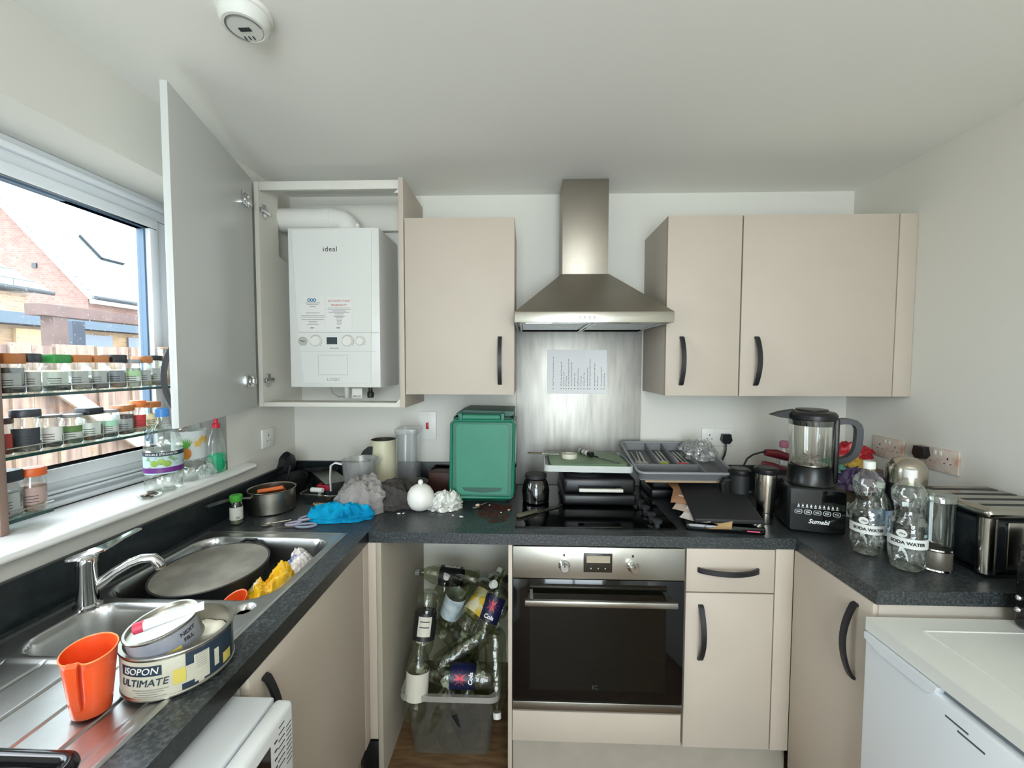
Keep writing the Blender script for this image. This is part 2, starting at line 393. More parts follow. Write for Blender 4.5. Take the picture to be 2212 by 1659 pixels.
# shed
sh = thing('garden_shed', 'timber garden shed with a dark felt roof behind the fence', 'shed', (-5.2, 3.6, -.05), world=True)
M_timber = mat('pale_timber', '#98805f', .8, color2='#7c6248', nscale=5, stretch=(1, 1, 9))
obj('shed_wall', MB().box(-6.4, -5.2, 1.6, 5.6, -.05, 1.98), M_timber, sh)
obj('roof', MB().box(-6.6, -5.05, 1.4, 5.8, 1.99, 2.13), mat('felt_roof', '#4b5a66', .8), sh)
for y in (3.55, 4.35): obj('window', MB().box(-5.2, -5.17, y, y+.55, 1.72, 1.92), mat('shed_window', '#55606a', .2), sh)
obj('window_trim', MB().box(-5.2, -5.16, 2.9, 3.4, 1.70, 1.94), mat('shed_trim', '#a88f68', .8), sh)
# pergola
pg = thing('pergola', 'dark brown pergola post and beam standing before the shed', 'pergola', (-3.2, 1.8, -.05), world=True)
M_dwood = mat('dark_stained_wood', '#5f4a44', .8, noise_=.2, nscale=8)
obj('post', MB().box(-3.25, -3.13, 1.60, 1.72, -.05, 1.93), M_dwood, pg)
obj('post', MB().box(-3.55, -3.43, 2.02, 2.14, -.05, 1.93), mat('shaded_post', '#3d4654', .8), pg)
obj('beam', MB().box(-3.27, -3.11, 1.50, 5.2, 1.93, 2.03), M_dwood, pg)
# fence: feather-edge boards
fe = thing('garden_fence', 'weathered timber board fence with a diagonal brace outside the window', 'fence', (-2.5, 1.5, -.05), world=True)
M_fence = mat('fence_boards', '#8c7765', .85, color2='#66524a', nscale=4, stretch=(6, 6, .7))
fb = MB(); rs = random.Random(5); y = -1.2; k = 0
while y < 4.6:
    w = .15+rs.uniform(-.01, .01); zt = 1.64+rs.uniform(-.012, .012)
    fb.prism([(-2.5, y), (-2.5+.02+.012*(k % 2), y), (-2.5+.012+.012*(k % 2), y+w-.006), (-2.5, y+w-.006)], 2, -.05, zt); y += w; k += 1
obj('fence_boards', fb, M_fence, fe)
obj('rail', MB().box(-2.47, -2.42, -1.2, 4.6, 1.36, 1.45), mat('fence_rail', '#a58c75', .85), fe)
obj('rail', MB().box(-2.47, -2.42, -1.2, 4.6, .45, .54), MATS['fence_rail'], fe)
obj('brace', MB().tube([(-2.40, .95, 1.36), (-2.40, 1.95, .5)], 0, flat=(.10, .03, (0, .65, .76))), mat('pale_brace', '#9f8f80', .8), fe)

# ================================================================ worktops
M_up = mat('upstand_laminate', '#1d2427', .35, color2='#2b3336', nscale=50, lo=.45, hi=.8)
sx0, sx1, sy0, sy1 = .045, .525, -1.60, -.622
wt = MB()
z0 = WT-.038
wt.box(0.001, .6, sy1, -.001, z0, WT).box(.001, sx0+.01, sy0, sy1, z0, WT).box(sx1-.01, .6, sy0, sy1, z0, WT).box(.001, .6, -2.6, sy0, z0, WT)
tag(obj('worktop', wt, M_work), 'dark speckled laminate worktop under the window, holding the sink', 'worktop', 'dark laminate worktops')
tag(obj('worktop', MB().box(.601, 2.07, -.6, -.001, z0, WT), M_work), 'dark speckled laminate worktop along the back wall, holding the hob', 'worktop', 'dark laminate worktops')
tag(obj('worktop', MB().box(2.071, W-.001, -.92, -.001, z0, WT), M_work), 'dark speckled laminate worktop on the right, under toaster and soda bottles', 'worktop', 'dark laminate worktops')
tag(obj('upstand', MB().box(.001, .018, -2.6, -.001, WT, 1.018, .002), M_up), 'dark laminate upstand strip under the window sill', 'upstand', 'laminate upstands')
tag(obj('upstand', MB().box(.019, 1.104, -.018, -.001, WT, 1.018, .002), M_up), 'dark laminate upstand strip behind the green caddy', 'upstand', 'laminate upstands')
tag(obj('upstand', MB().box(1.708, W-.019, -.018, -.001, WT, 1.018, .002), M_up), 'dark laminate upstand strip behind the travel mug and blender', 'upstand', 'laminate upstands')
tag(obj('upstand', MB().box(W-.018, W-.001, -.92, -.001, WT, 1.018, .002), M_up), 'dark laminate upstand strip behind the toaster', 'upstand', 'laminate upstands')
# spilt sauce on the back worktop
def blob_patch(name, cx, cy, rx, ry, z, m, seed, n=40, holes=0):
    V = [(cx, cy, z)]
    for i in range(n):
        a = 2*PI*i/n; k = 1+.45*noise.noise(Vector((math.cos(a)*1.7+seed, math.sin(a)*1.7, seed)))+.15*noise.noise(Vector((a*3, seed, 0)))
        V.append((cx+rx*k*math.cos(a), cy+ry*k*math.sin(a), z))
    return MB().faces(V, [[0, i+1, (i+1) % n+1] for i in range(n)])
def stain_mat():
    m = bpy.data.materials.new('dried_sauce'); m.use_nodes = True; n = m.node_tree; b = n.nodes['Principled BSDF']
    b.inputs['Base Color'].default_value = srgb('#5a1d10'); b.inputs['Roughness'].default_value = .4
    t = n.nodes.new('ShaderNodeTexNoise'); t.inputs['Scale'].default_value = 45; t.inputs['Detail'].default_value = 6
    tcn = n.nodes.new('ShaderNodeTexCoord'); r = n.nodes.new('ShaderNodeValToRGB'); r.color_ramp.elements[0].position = .42; r.color_ramp.elements[1].position = .6
    n.links.new(tcn.outputs['Object'], t.inputs[0]); n.links.new(t.outputs[0], r.inputs[0]); n.links.new(r.outputs[0], b.inputs['Alpha']); return m
tag(obj('sauce_stain', blob_patch('s', 1.03, -.39, .075, .10, WT+.0012, None, 3), stain_mat()), 'dried red-brown sauce spilt on the worktop left of the hob', 'stain')

# ================================================================ cabinets
ZB, ZT = 1.374, 2.09
def handle(parent, c, al, out, L=.19, name='handle'): return obj(name, bow(c, al, out, L), M_hand, parent)
def wall_cab(x0, x1, label, hx, yb=-.302):
    c = thing('wall_cabinet', label, 'cabinet', (x0, 0, ZB), world=True)
    obj('carcass', MB().box(x0+.001, x1-.001, yb, -.001, ZB, ZT, .001), M_cab, c)
    d = obj('door', MB().box(x0+.001, x1-.002, yb-.020, yb-.002, ZB, ZT, .0015), M_cab, c)
    handle(d, (hx, yb-.020, ZB+.14), (0, 0, 1), (0, -1, 0))
    return c
wall_cab(.655, 1.105, 'beige wall cabinet between the boiler housing and the extractor hood', 1.045)
wall_cab(1.713, 2.006, 'narrow beige wall cabinet just right of the extractor hood', 1.775)
wide_ = wall_cab(2.008, 2.606, 'wide beige wall cabinet above the blender', 2.070)
obj('filler_strip', MB().box(2.608, W-.001, -.322, -.001, ZB, ZT, .001), M_cab, wide_)
# boiler housing
bc = thing('boiler_cabinet', 'tall boiler housing with its door swung open, left of the hood', 'cabinet', (.03, 0, 1.32), world=True)
B0, B1 = 1.318, 2.252
obj('side_panel', MB().box(.632, .652, -.322, -.001, B0, B1, .001), M_cab, bc)
obj('side_panel', MB().prism([(-.3, B0), (-.001, B0), (-.001, 1.95), (-.165, 1.98), (-.165, B1), (-.3, B1)], 0, .022, .040), M_carc, bc)
obj('top_rail', MB().box(.041, .631, -.3, -.283, B1-.035, B1, .001), M_carc, bc)
obj('top_rail', MB().box(.041, .631, -.04, -.022, B1-.12, B1, .001), M_carc, bc)
obj('bottom_rail', MB().box(.041, .631, -.3, -.20, B0, B0+.018, .001), M_carc, bc)
for z in (B0+.03, B1-.05):
    obj('corner_bracket', MB().prism([(.631, z), (.606, z), (.631, z+(.022 if z > 2 else -.0)+.001), (.631, z+.022)] if z > 2 else [(.631, z-.012), (.606, z-.012), (.631, z+.012)], 1, -.295, -.275), M_white, bc)
# open door: hinge at (.03,-.32), swung to (.195,-.90)
ang = math.degrees(math.atan2(-.58, .165))
DM = T(.028, -.322, 0) @ RZ(ang)
dr = obj('door', MB().box(0.002, .6, -.018, 0, B0, B1, .0015, M=DM), mat('door_grey', '#c9ccca', .32, coat=.15), bc)
for z in (B0+.11, B1-.11):
    hg = MB().box(.028, .060, .0, .011, z-.012, z+.012, .003, M=DM).box(.05, .11, .0005, .004, z-.024, z+.024, .004, M=DM)
    hg.lathe([(.017, 0), (.017, .006), (.012, .008)], 16, DM @ T(.075, 0, z) @ RX(-90))
    obj('hinge', hg, M_chrome, dr)
    obj('hinge_plate', MB().box(.0405, .052, -.295, -.235, z-.010, z+.010, .003).box(.0405, .046, -.275, -.255, z-.028, z+.028, .002), M_chrome, bc)
handle(dr, tuple(DM @ Vector((.56, -.018, B0+.14))), (0, 0, 1), tuple((DM.to_3x3() @ Vector((0, -1, 0)))))

# base units
def front(mb, x0, x1, z0, z1, y=-.598, t=.018): return mb.box(x0+.0015, x1-.0015, y, y+t, z0+.0015, z1-.0015, .0015)
def base_panel_col(): return M_cab
# left run under the sink (fronts face +x)
lu = thing('sink_base_cabinet', 'beige base cabinet under the sink, its front facing the room', 'cabinet', (.3, -.92, 0), world=True)
obj('carcass', MB().box(.02, .578, -1.222, -.645, .15, .735, .001), M_carc, lu)
obj('top_rail', MB().box(.545, .578, -1.222, -.645, .80, z0-.002, .001), M_carc, lu)
dl = obj('door', MB().box(.580, .598, -1.222, -.645, .155, z0-.004, .0015), M_cab, lu)
handle(dl, (.598, -1.175, z0-.13), (0, 0, 1), (1, 0, 0))
tag(obj('plinth', MB().box(.53, .545, -1.222, -.56, .001, .148), M_plinth), 'grey-beige plinth board under the sink cabinet', 'plinth')
# corner posts beside the empty appliance space
cp = thing('corner_base_unit', 'beige corner base unit with a tall bare side panel facing the bottle crate', 'cabinet', (.3, -.3, 0), world=True)
obj('carcass', MB().box(.02, .624, -.579, -.002, .15, z0-.001, .001), M_carc, cp)
obj('side_panel', MB().box(.626, .644, -.598, -.002, .001, z0-.001, .001), mat('panel_side', '#a9a192', .55), cp)
obj('filler_post', MB().box(.580, .625, -.598, -.580, .15, z0-.001, .001), M_cab, cp)
obj('filler_post', MB().box(.580, .598, -.643, -.599, .15, z0-.001, .001), M_cab, cp)
bx = MB().box(.56, .618, -.575, -.50, .003, .118, .004)  # plain black block where the plinth is missing
tag(obj('black_block', bx, M_black), 'small black block in the gap below the corner unit', 'box')
# oven housing
oh = thing('oven_housing', 'beige base housing around the built-in oven with a panel below it', 'cabinet', (1.4, -.3, 0), world=True)
obj('side_panel', MB().box(1.092, 1.106, -.598, -.002, .001, z0-.001, .001), M_cab, oh)
obj('side_panel', MB().box(1.699, 1.704, -.58, -.002, .15, z0-.001, .001), M_carc, oh)
obj('oven_shelf', MB().box(1.107, 1.698, -.575, -.002, .262, .276), M_carc, oh)
obj('drawer_front', front(MB(), 1.106, 1.699, .160, .274), M_cab, oh)
# drawer unit
du = thing('drawer_cabinet', 'narrow beige base cabinet with one drawer over a door, right of the oven', 'cabinet', (1.85, -.3, 0), world=True)
obj('carcass', MB().box(1.706, 2.003, -.578, -.002, .15, z0-.001, .001), M_carc, du)
dw = obj('drawer', front(MB(), 1.704, 2.004, .716, z0-.002), M_cab, du)
handle(dw, (1.846, -.598, .796), (1, 0, 0), (0, -1, 0), .20)
dd = obj('door', front(MB(), 1.704, 2.004, .156, .714), M_cab, du)
handle(dd, (1.756, -.598, .575), (0, 0, 1), (0, -1, 0), .19)
obj('filler_strip', MB().box(2.006, 2.066, -.598, -.58, .156, z0-.001, .001), M_cab, du)
tag(obj('plinth', MB().box(1.108, 2.085, -.552, -.537, .001, .150), M_plinth), 'grey-beige plinth board under the oven and drawers', 'plinth')
# right base unit (front faces -x)
ru = thing('right_base_cabinet', 'beige base cabinet on the right, its door facing the sink side', 'cabinet', (2.35, -.75, 0), world=True)
obj('carcass', MB().box(2.086, W-.003, -.897, -.605, .15, z0-.001, .001), M_carc, ru)
obj('end_panel', MB().box(2.080, W-.003, -.916, -.898, .001, z0-.001, .001), mat('panel_grey', '#b3aca2', .55), ru)
dR = obj('door', MB().box(2.066, 2.079, -.915, -.600, .10, z0-.002, .0015), M_cab, ru)
handle(dR, (2.066, -.862, .735), (0, 0, 1), (-1, 0, 0), .21)
tag(obj('plinth', MB().box(2.11, 2.125, -.89, -.62, .001, .098), M_plinth), 'grey-beige plinth board under the right-hand cabinet', 'plinth')

# splashback and paper
tag(obj('splashback', MB().box(1.106, 1.706, -.006, -.001, WT+.001, 1.75, .001), M_splash), 'smeared stainless steel splashback behind the hob', 'splashback')
pp = thing('recipe_sheet', 'white sheet of handwritten notes stuck sideways on the steel splashback', 'paper', (1.40, -.0075, 1.36), world=True)
obj('sheet', MB().grid(lambda u, v: (1.255+.285*u, -.0085-.003*max(0, .25-u)*4*abs(math.sin(v*5)), 1.358+.212*v), 12, 8), mat('note_paper', '#e6e7e8', .7), pp)
ln = MB(); rs = random.Random(2)
for i, fx in enumerate([.10, .235, .28, .32, .36, .41, .46, .52, .57, .62, .68, .72, .80, .85, .91, .96]):
    x = 1.255+.285*fx; z = 1.395
    zz = z-.013
    ln.box(x-.002, x+.002, -.0105, -.0095, zz-.002, zz+.003)
    end = z+rs.uniform(.04, .14)
    while z < end:
        l_ = rs.uniform(.004, .014); a = rs.uniform(-.0015, .0015)
        ln.tube([(x+a, -.0100, z), (x-a*2, -.0100, z+l_)], 0, flat=(.0022, .0006, (1, 0, 0))); z += l_+rs.uniform(.001, .004)
obj('handwriting', ln, mat('pencil_grey', '#6d7075', .8), pp)

# ================================================================ extractor hood
hd = thing('extractor_hood', 'stainless chimney extractor hood above the hob', 'extractor hood', (1.406, 0, 1.655), world=True)
cx0, cx1 = 1.309, 1.509
obj('chimney', MB().box(cx0, cx1, -.165, -.001, 1.895, H-.002, .001), M_hood, hd)
x0, x1, yf = 1.107, 1.703, -.442
c_ = MB().faces([(x0, yf, 1.697), (x1, yf, 1.697), (x1, -.001, 1.697), (x0, -.001, 1.697), (cx0-.004, -.168, 1.896), (cx1+.004, -.168, 1.896), (cx1+.004, -.001, 1.896), (cx0-.004, -.001, 1.896)],
                [[3, 2, 1, 0], [4, 5, 6, 7], [0, 1, 5, 4], [1, 2, 6, 5], [2, 3, 7, 6], [3, 0, 4, 7]])
obj('canopy', c_, M_hood, hd)
lip = MB().box(x0, x1, yf, yf+.012, 1.657, 1.697, .001).box(x0, x0+.01, yf+.012, -.001, 1.657, 1.697).box(x1-.01, x1, yf+.012, -.001, 1.657, 1.697)
lip.box(x0+.01, x1-.01, yf+.012, -.09, 1.672, 1.68)
obj('lip', lip, M_steel, hd)
for a, b in ((x0+.02, 1.402), (1.410, x1-.02)):
    fl = MB().box(a, b, -.40, -.03, 1.664, 1.671)
    for i in range(12): fl.box(a+.012, b-.012, -.385+.029*i, -.375+.029*i, 1.661, 1.6645)
    f_ = obj('grease_filter', fl, mat('filter_mesh', '#9a9c98', .4, .9), hd)
    obj('filter_frame', MB().box(a, b, -.036, -.028, 1.655, 1.663).box(a, b, -.405, -.397, 1.655, 1.663).box(a, a+.007, -.397, -.036, 1.655, 1.663).box(b-.007, b, -.397, -.036, 1.655, 1.663), M_chrome, f_)
for i in range(4): obj('button', MB().lathe([(.0045, 0), (.0045, .003), (.003, .004)], 14, T(1.352+.018*i, yf, 1.675) @ RX(90)), M_chrome, hd)
for x in (1.20, 1.60): obj('hood_lamp', MB().box(x-.05, x+.05, -.425, -.408, 1.658, 1.6715), mat('lamp_cover', '#8a8c86', .3), hd)

# ================================================================ oven
ov = thing('oven', 'built-in stainless and black glass electric oven under the hob', 'oven', (1.402, -.3, .28), world=True)
X0, X1 = 1.108, 1.697
obj('oven_body', MB().box(X0+.01, X1-.01, -.575, -.02, .278, .85), M_matblack, ov)
obj('control_panel', MB().box(X0, X1, -.606, -.58, .758, .870, .002), mat('oven_steel', '#c4c2b8', .33, 1, noise_=.15, nscale=5, stretch=(1, 1, 1), rvar=.06), ov)
for x in (1.285, 1.520):
    k = obj('knob', MB().lathe([(.019, 0), (.020, .006), (.016, .010), (.0155, .026), (.013, .029)], 28, T(x, -.606, .808) @ RX(90)), M_chrome, ov)
    obj('pointer', MB().box(x-.0015, x+.0015, -.636, -.634, .812, .822), M_black, k)
    obj('dial_mark', MB().box(x-.003, x+.003, -.6072, -.606, .838, .846), M_black, ov)
dsp = obj('display', MB().box(1.352, 1.450, -.6085, -.606, .784, .850, .001), mat('display_surround', '#2a2620', .3), ov)
obj('screen', MB().box(1.362, 1.442, -.6095, -.6085, .818, .842), mat('lcd', '#a39a86', .3), dsp)
for x in (1.375, 1.400, 1.424): obj('display_button', MB().box(x, x+.004, -.6095, -.6085, .796, .800), mat('grey_print', '#a7a49a', .5), dsp)
od = obj('oven_door', MB().box(X0, X1, -.606, -.58, .318, .756, .002), M_blkglass, ov)
obj('door_handle', MB().box(1.150, 1.660, -.655, -.640, .686, .706, .003).box(1.160, 1.178, -.640, -.606, .690, .703).box(1.632, 1.650, -.640, -.606, .690, .703), M_steel, od)
obj('bottom_trim', MB().box(X0, X1, -.608, -.58, .286, .316, .002), M_steel, ov)
obj('oven_window', MB().box(X0+.06, X1-.06, -.6068, -.6060, .36, .74), mat('oven_window_glass', '#0a0a06', .05), od)
obj('emblem', text_mb('IC', .022, T(1.396, -.6070, .372) @ FRONT), mat('faint_print', '#3a3f40', .5), od)

# ================================================================ hob
hb = thing('hob', 'black glass ceramic hob set into the back worktop', 'hob', (1.40, -.29, WT), world=True)
obj('glass_top', MB().prism(rrect(1.113, 1.693, -.545, -.035, .01), 2, WT+.0005, WT+.006), M_blkglass, hb)
for i, y in enumerate((-.31, -.385, -.46, -.53)):
    k = obj('knob', MB().lathe([(.010, 0), (.010, .012), (.017, .015), (.018, .024), (.013, .027)], 20, T(1.625, y, WT+.006)), mat('dark_knob', '#2c2e30', .3), hb)

# ================================================================ boiler
bo = thing('boiler', 'white wall-hung gas boiler inside the open housing', 'boiler', (.334, 0, 1.40), world=True)
bx0, bx1, bz0, bz1, byf = .137, .530, 1.398, 2.075, -.262
obj('casing', MB().box(bx0, bx1, byf, -.012, bz0, bz1, .006), mat('boiler_white', '#dcddd9', .35), bo)
# raised centre panel tapering to the bottom
obj('front_panel', MB().prism([(bx0+.022, bz1-.012), (bx1-.03, bz1-.012), (bx1-.036, 1.63), (bx1-.042, bz0+.02), (bx0+.062, bz0+.02), (bx0+.04, 1.63)], 1, byf-.005, byf), MATS['boiler_white'], bo)
y = byf-.0052
gl_ = MB().box(bx0+.04, bx1-.002, y-.0004, y, 1.6320, 1.6335).box(bx0+.05, bx1-.02, y-.0004, y, 1.5525, 1.5535)
for a in ((.262, .390, 1.535, 1.536), (.262, .263, 1.452, 1.535), (.389, .390, 1.452, 1.535), (.262, .390, 1.452, 1.453)): gl_.box(a[0], a[1], y-.0004, y, a[2], a[3])
obj('panel_lines', gl_, mat('seam_grey', '#9fa19e', .6), bo)
M_ink = mat('dark_ink', '#24272b', .6); M_red = mat('red_ink', '#b8554a', .6); M_grink = mat('grey_ink', '#8b8c8b', .6); M_blue = mat('blue_ink', '#1c6f9c', .6)
obj('lettering', text_mb('ideal', .030, T(.322, y, 1.983) @ FRONT, space=1.12), M_ink, bo)
obj('lettering', text_mb('LOGIC', .018, T(.328, y, 1.432) @ FRONT, space=1.1), M_grink, bo)
st = obj('sticker', MB().box(.302, .412, y-.0008, y, 1.64, 1.782), mat('sticker_white', '#e0e0dc', .5), bo)
obj('lettering', text_mb('ACTIVATE YOUR', .0125, T(.357, y-.001, 1.766) @ FRONT), M_red, st)
obj('lettering', text_mb('WARRANTY', .0125, T(.357, y-.001, 1.748) @ FRONT), M_red, st)
rs = random.Random(4); tx = MB()
for i in range(13):
    w = (.048, .050, .03, .045, .02, .018, .024, .016, .014, .012, .01, .012, .008)[i]; z = 1.735-.0058*i
    tx.box(.357-w, .357+w, y-.0012, y-.0006, z, z+.0019)
tx.box(.345, .360, y-.0012, y-.0006, 1.650, 1.655)
obj('small_print', tx, M_grink, st)
st = obj('sticker', MB().box(.193, .296, y-.0008, y, 1.64, 1.782), MATS['sticker_white'], bo)
lg = MB()
for i in range(3): lg.bm and lg.tube([(.228+.012*i+.0055*math.cos(a), y-.0012, 1.770+.0055*math.sin(a)) for a in [2*PI*k/14 for k in range(14)]], .0017, 6, closed=True)
obj('emblem', lg, M_blue, st)
tx = MB()
for w, z in ((.032, 1.757), (.025, 1.750), (.012, 1.741), (.03, 1.715), (.05, 1.703), (.052, 1.697), (.048, 1.686), (.02, 1.678), (.018, 1.672), (.026, 1.666)): tx.box(.243-w, .243+w, y-.0012, y-.0006, z, z+.002)
tx.box(.232, .246, y-.0012, y-.0006, 1.650, 1.655)
obj('small_print', tx, M_grink, st)
def ring(cx, cz, r, t, y=y): return MB().tube([(cx+r*math.cos(a), y, cz+r*math.sin(a)) for a in [2*PI*k/28 for k in range(28)]], t, 6, closed=True)
g = obj('pressure_gauge', MB().lathe([(.019, 0), (.019, .004), (.016, .004), (.016, .002), (.0001, .002)], 28, T(.198, y, 1.596) @ RX(90)), mat('gauge_grey', '#b7b7b0', .4), bo)
obj('needle', MB().box(-.010, .010, -.001, 0, -.0012, .0012, M=T(.198, y-.003, 1.596) @ RY(15)), M_ink, g)
for x, r_ in ((.254, .022), (.392, .022), (.446, .018)):
    k = obj('dial', MB().lathe([(r_, 0), (r_-.001, .010), (r_-.004, .013)], 28, T(x, y, 1.596) @ RX(90)), M_white, bo)
    arc = MB()
    for i in range(11):
        a = R(-40+18*i); rr = r_+.004
        arc.box(-.0022, .0022, -.0006, 0, -.001, .001, M=T(x+rr*math.cos(a), y, 1.596+rr*math.sin(a)) @ RY(-math.degrees(a)+90))
    obj('dial_scale', arc, M_grink if r_ < .02 else M_ink, k)
obj('display', MB().box(.301, .346, y-.001, y, 1.583, 1.613), mat('dark_lcd', '#39474b', .2), bo)
obj('small_print', MB().box(.314, .352, y-.0008, y, 1.565, 1.5675), M_grink, bo)
# flue: white elbow going left
fl = [(.345, -.125, 2.075), (.345, -.125, 2.10), (.338, -.125, 2.125), (.32, -.125, 2.142), (.29, -.125, 2.15), (.25, -.125, 2.152), (.05, -.125, 2.155), (.003, -.125, 2.155)]
obj('flue_pipe', MB().tube(fl, [.052, .052, .053, .053, .053, .053, .05, .05], 24), M_white, bo)
obj('flue_collar', MB().lathe([(.056, 0), (.056, .04)], 24, T(.235, -.125, 2.152) @ RY(90)), M_white, bo)
obj('flue_clamp', MB().box(.385, .40, -.15, -.10, 2.085, 2.13, .004), M_white, bo)
# fittings underneath
obj('drain_pipe', MB().tube([(.325, -.13, 1.398), (.325, -.13, 1.345), (.325, -.13, 1.339)], [.012, .012, .009], 12), M_white, bo)
obj('cable', MB().tube([(.25, -.14, 1.398), (.262, -.14, 1.365), (.29, -.14, 1.348), (.33, -.135, 1.350)], .0025), mat('pale_cable', '#9a9a84', .5), bo)
obj('valve', MB().lathe([(.014, 0), (.016, .02), (.009, .03), (.009, .05)], 16, T(.435, -.13, 1.345)), mat('dull_brass', '#4b4a44', .4, .8), bo)
tg = obj('warning_tag', MB().box(.372, .418, -.185, -.183, 1.345, 1.390), M_white, bo)
obj('printed_words', text_mb('SPA LOC', .009, T(.395, -.186, 1.355) @ FRONT), M_ink, tg)
obj('valve', MB().lathe([(.012, 0), (.014, .014), (.008, .022), (.008, .058)], 14, T(.582, -.10, 1.34)), MATS['dull_brass'], bo)
# ================================================================ sink
sk = thing('sink', 'stainless steel inset sink with one and a half bowls and drainer, left worktop', 'sink', (.285, -1.11, WT), world=True)
def sdrr(x, y, x0, x1, y0, y1, r):
    cx, cy = (x0+x1)/2, (y0+y1)/2; qx = abs(x-cx)-(x1-x0)/2+r; qy = abs(y-cy)-(y1-y0)/2+r
    return math.hypot(max(qx, 0), max(qy, 0))+min(max(qx, qy), 0)-r
BW = [(.075, .498, -1.018, -.668, .06, .165), (.105, .335, -1.222, -1.052, .055, .125)]
def ss(t): t = max(0, min(1, t)); return t*t*(3-2*t)
def sinkz(x, y):
    z = WT+.0035
    e = -sdrr(x, y, sx0-.008, sx1+.008, sy0-.008, sy1+.008, .02)      # distance inside outer edge
    z -= .0030*(1-ss(e/.006)); z -= .003*ss((e-.008)/.008)
    for b in BW:
        d = -sdrr(x, y, *b[:5])
        if d > -.006: z -= b[5]*ss((d+.006)/.030)**.75
    dd = -sdrr(x, y, .075, .500, -1.575, -1.238, .03)
    if dd > 0:
        z -= .004*ss(dd/.010)
        for gxx in (.12, .20, .28, .36, .44):
            if y > -1.56: z -= .0035*max(0, 1-abs(x-gxx)/.004)*ss(dd/.02)
    dh = math.hypot(x-.475, y+1.060)
    if dh < .022: z -= .03*ss((.022-dh)/.006)
    return z
xs = [sx0-.008+i*.0049 for i in range(101)]
for g_ in (.12, .20, .28, .36, .44): xs += [g_-.004, g_-.002, g_, g_+.002, g_+.004]
xs = sorted(set(round(x, 4) for x in xs if x < sx1+.0075))+[sx1+.008]
ys = [sy0-.008+i*(sy1-sy0+.016)/200 for i in range(201)]
nx = len(xs)-1
obj('basin', MB().grid(lambda u, v: (xs[round(u*nx)], ys[round(v*200)], sinkz(xs[round(u*nx)], ys[round(v*200)])), nx, 200), M_sink, sk, sharp=80)
obj('waste', MB().lathe([(.038, 0), (.036, .003), (.012, .001), (.0001, .001)], 28, T(.33, -.80, WT-.161)), M_chrome, sk)
obj('waste', MB().lathe([(.034, 0), (.032, .003), (.012, .001), (.0001, .001)], 28, T(.22, -1.13, WT-.121)), M_chrome, sk)
obj('tap_hole', MB().lathe([(.0165, 0), (.0001, 0)], 24, T(.475, -1.060, WT-.012)), M_matblack, sk)
tp = thing('mixer_tap', 'chrome mixer tap with lever and low curved spout beside the sink', 'tap', (.095, -1.065, WT+.001), world=True)
bx_, by_ = .095, -1.065
obj('tap_body', MB().lathe([(.027, 0), (.027, .006), (.021, .010), (.020, .105), (.022, .110), (.022, .122), (.018, .126)], 28, T(bx_, by_, WT+.0008)), M_chrome, tp)
obj('spout', MB().tube([(.102, -1.055, .955), (.118, -1.047, .967), (.14, -1.037, .985), (.165, -1.025, 1.000), (.185, -1.015, 1.006), (.205, -1.006, 1.004), (.214, -1.001, .990), (.216, -1.000, .982)], [.014, .0135, .0125, .012, .012, .0125, .013, .013], 16), M_chrome, tp)
obj('aerator', MB().lathe([(.012, 0), (.012, .006)], 20, T(.217, -1.0, .975)), M_steel, tp)
obj('lever', MB().tube([(.084, -1.092, 1.036), (.090, -1.078, 1.038), (.100, -1.055, 1.040), (.108, -1.035, 1.044), (.120, -1.005, 1.053), (.136, -.970, 1.064)], 0, flat=([.018, .036, .040, .030, .016, .012], .006, (1, .35, 0))), M_chrome, tp)

# pan in the main bowl
pn = thing('wok_pan', 'wide dark pan with worn grey inside, lying in the main sink bowl', 'pan', (.236, -.845, .795), rot=(R(3), R(-1), 0))
pn.scale = (.92, .92, .9)
M_pan = mat('nonstick_dark', '#23272b', .35); M_worn = mat('worn_coating', '#8b877e', .4, .1, color2='#b5afa3', nscale=9, lo=.4, hi=.7)
obj('pan_body', MB().open(True).lathe([(.105, 0), (.135, .03), (.153, .075), (.158, .118), (.160, .122), (.157, .123)], 56, T(0, 0, 0)), M_pan, pn)
obj('pan_inside', MB().lathe([(.0001, .055), (.06, .057), (.11, .072), (.140, .096), (.155, .121)], 56), M_worn, pn)
obj('pan_rim', MB().tube([(.157*math.cos(a), .157*math.sin(a), .121) for a in [2*PI*k/56 for k in range(56)]], .003, 8, closed=True), mat('pan_rim_grey', '#4b4c4b', .3, .5), pn)
obj('side_handle', MB().tube([(.03, .150, .112), (.02, .185, .118), (-.02, .187, .118), (-.03, .152, .112)], .006, 10), M_black, pn)

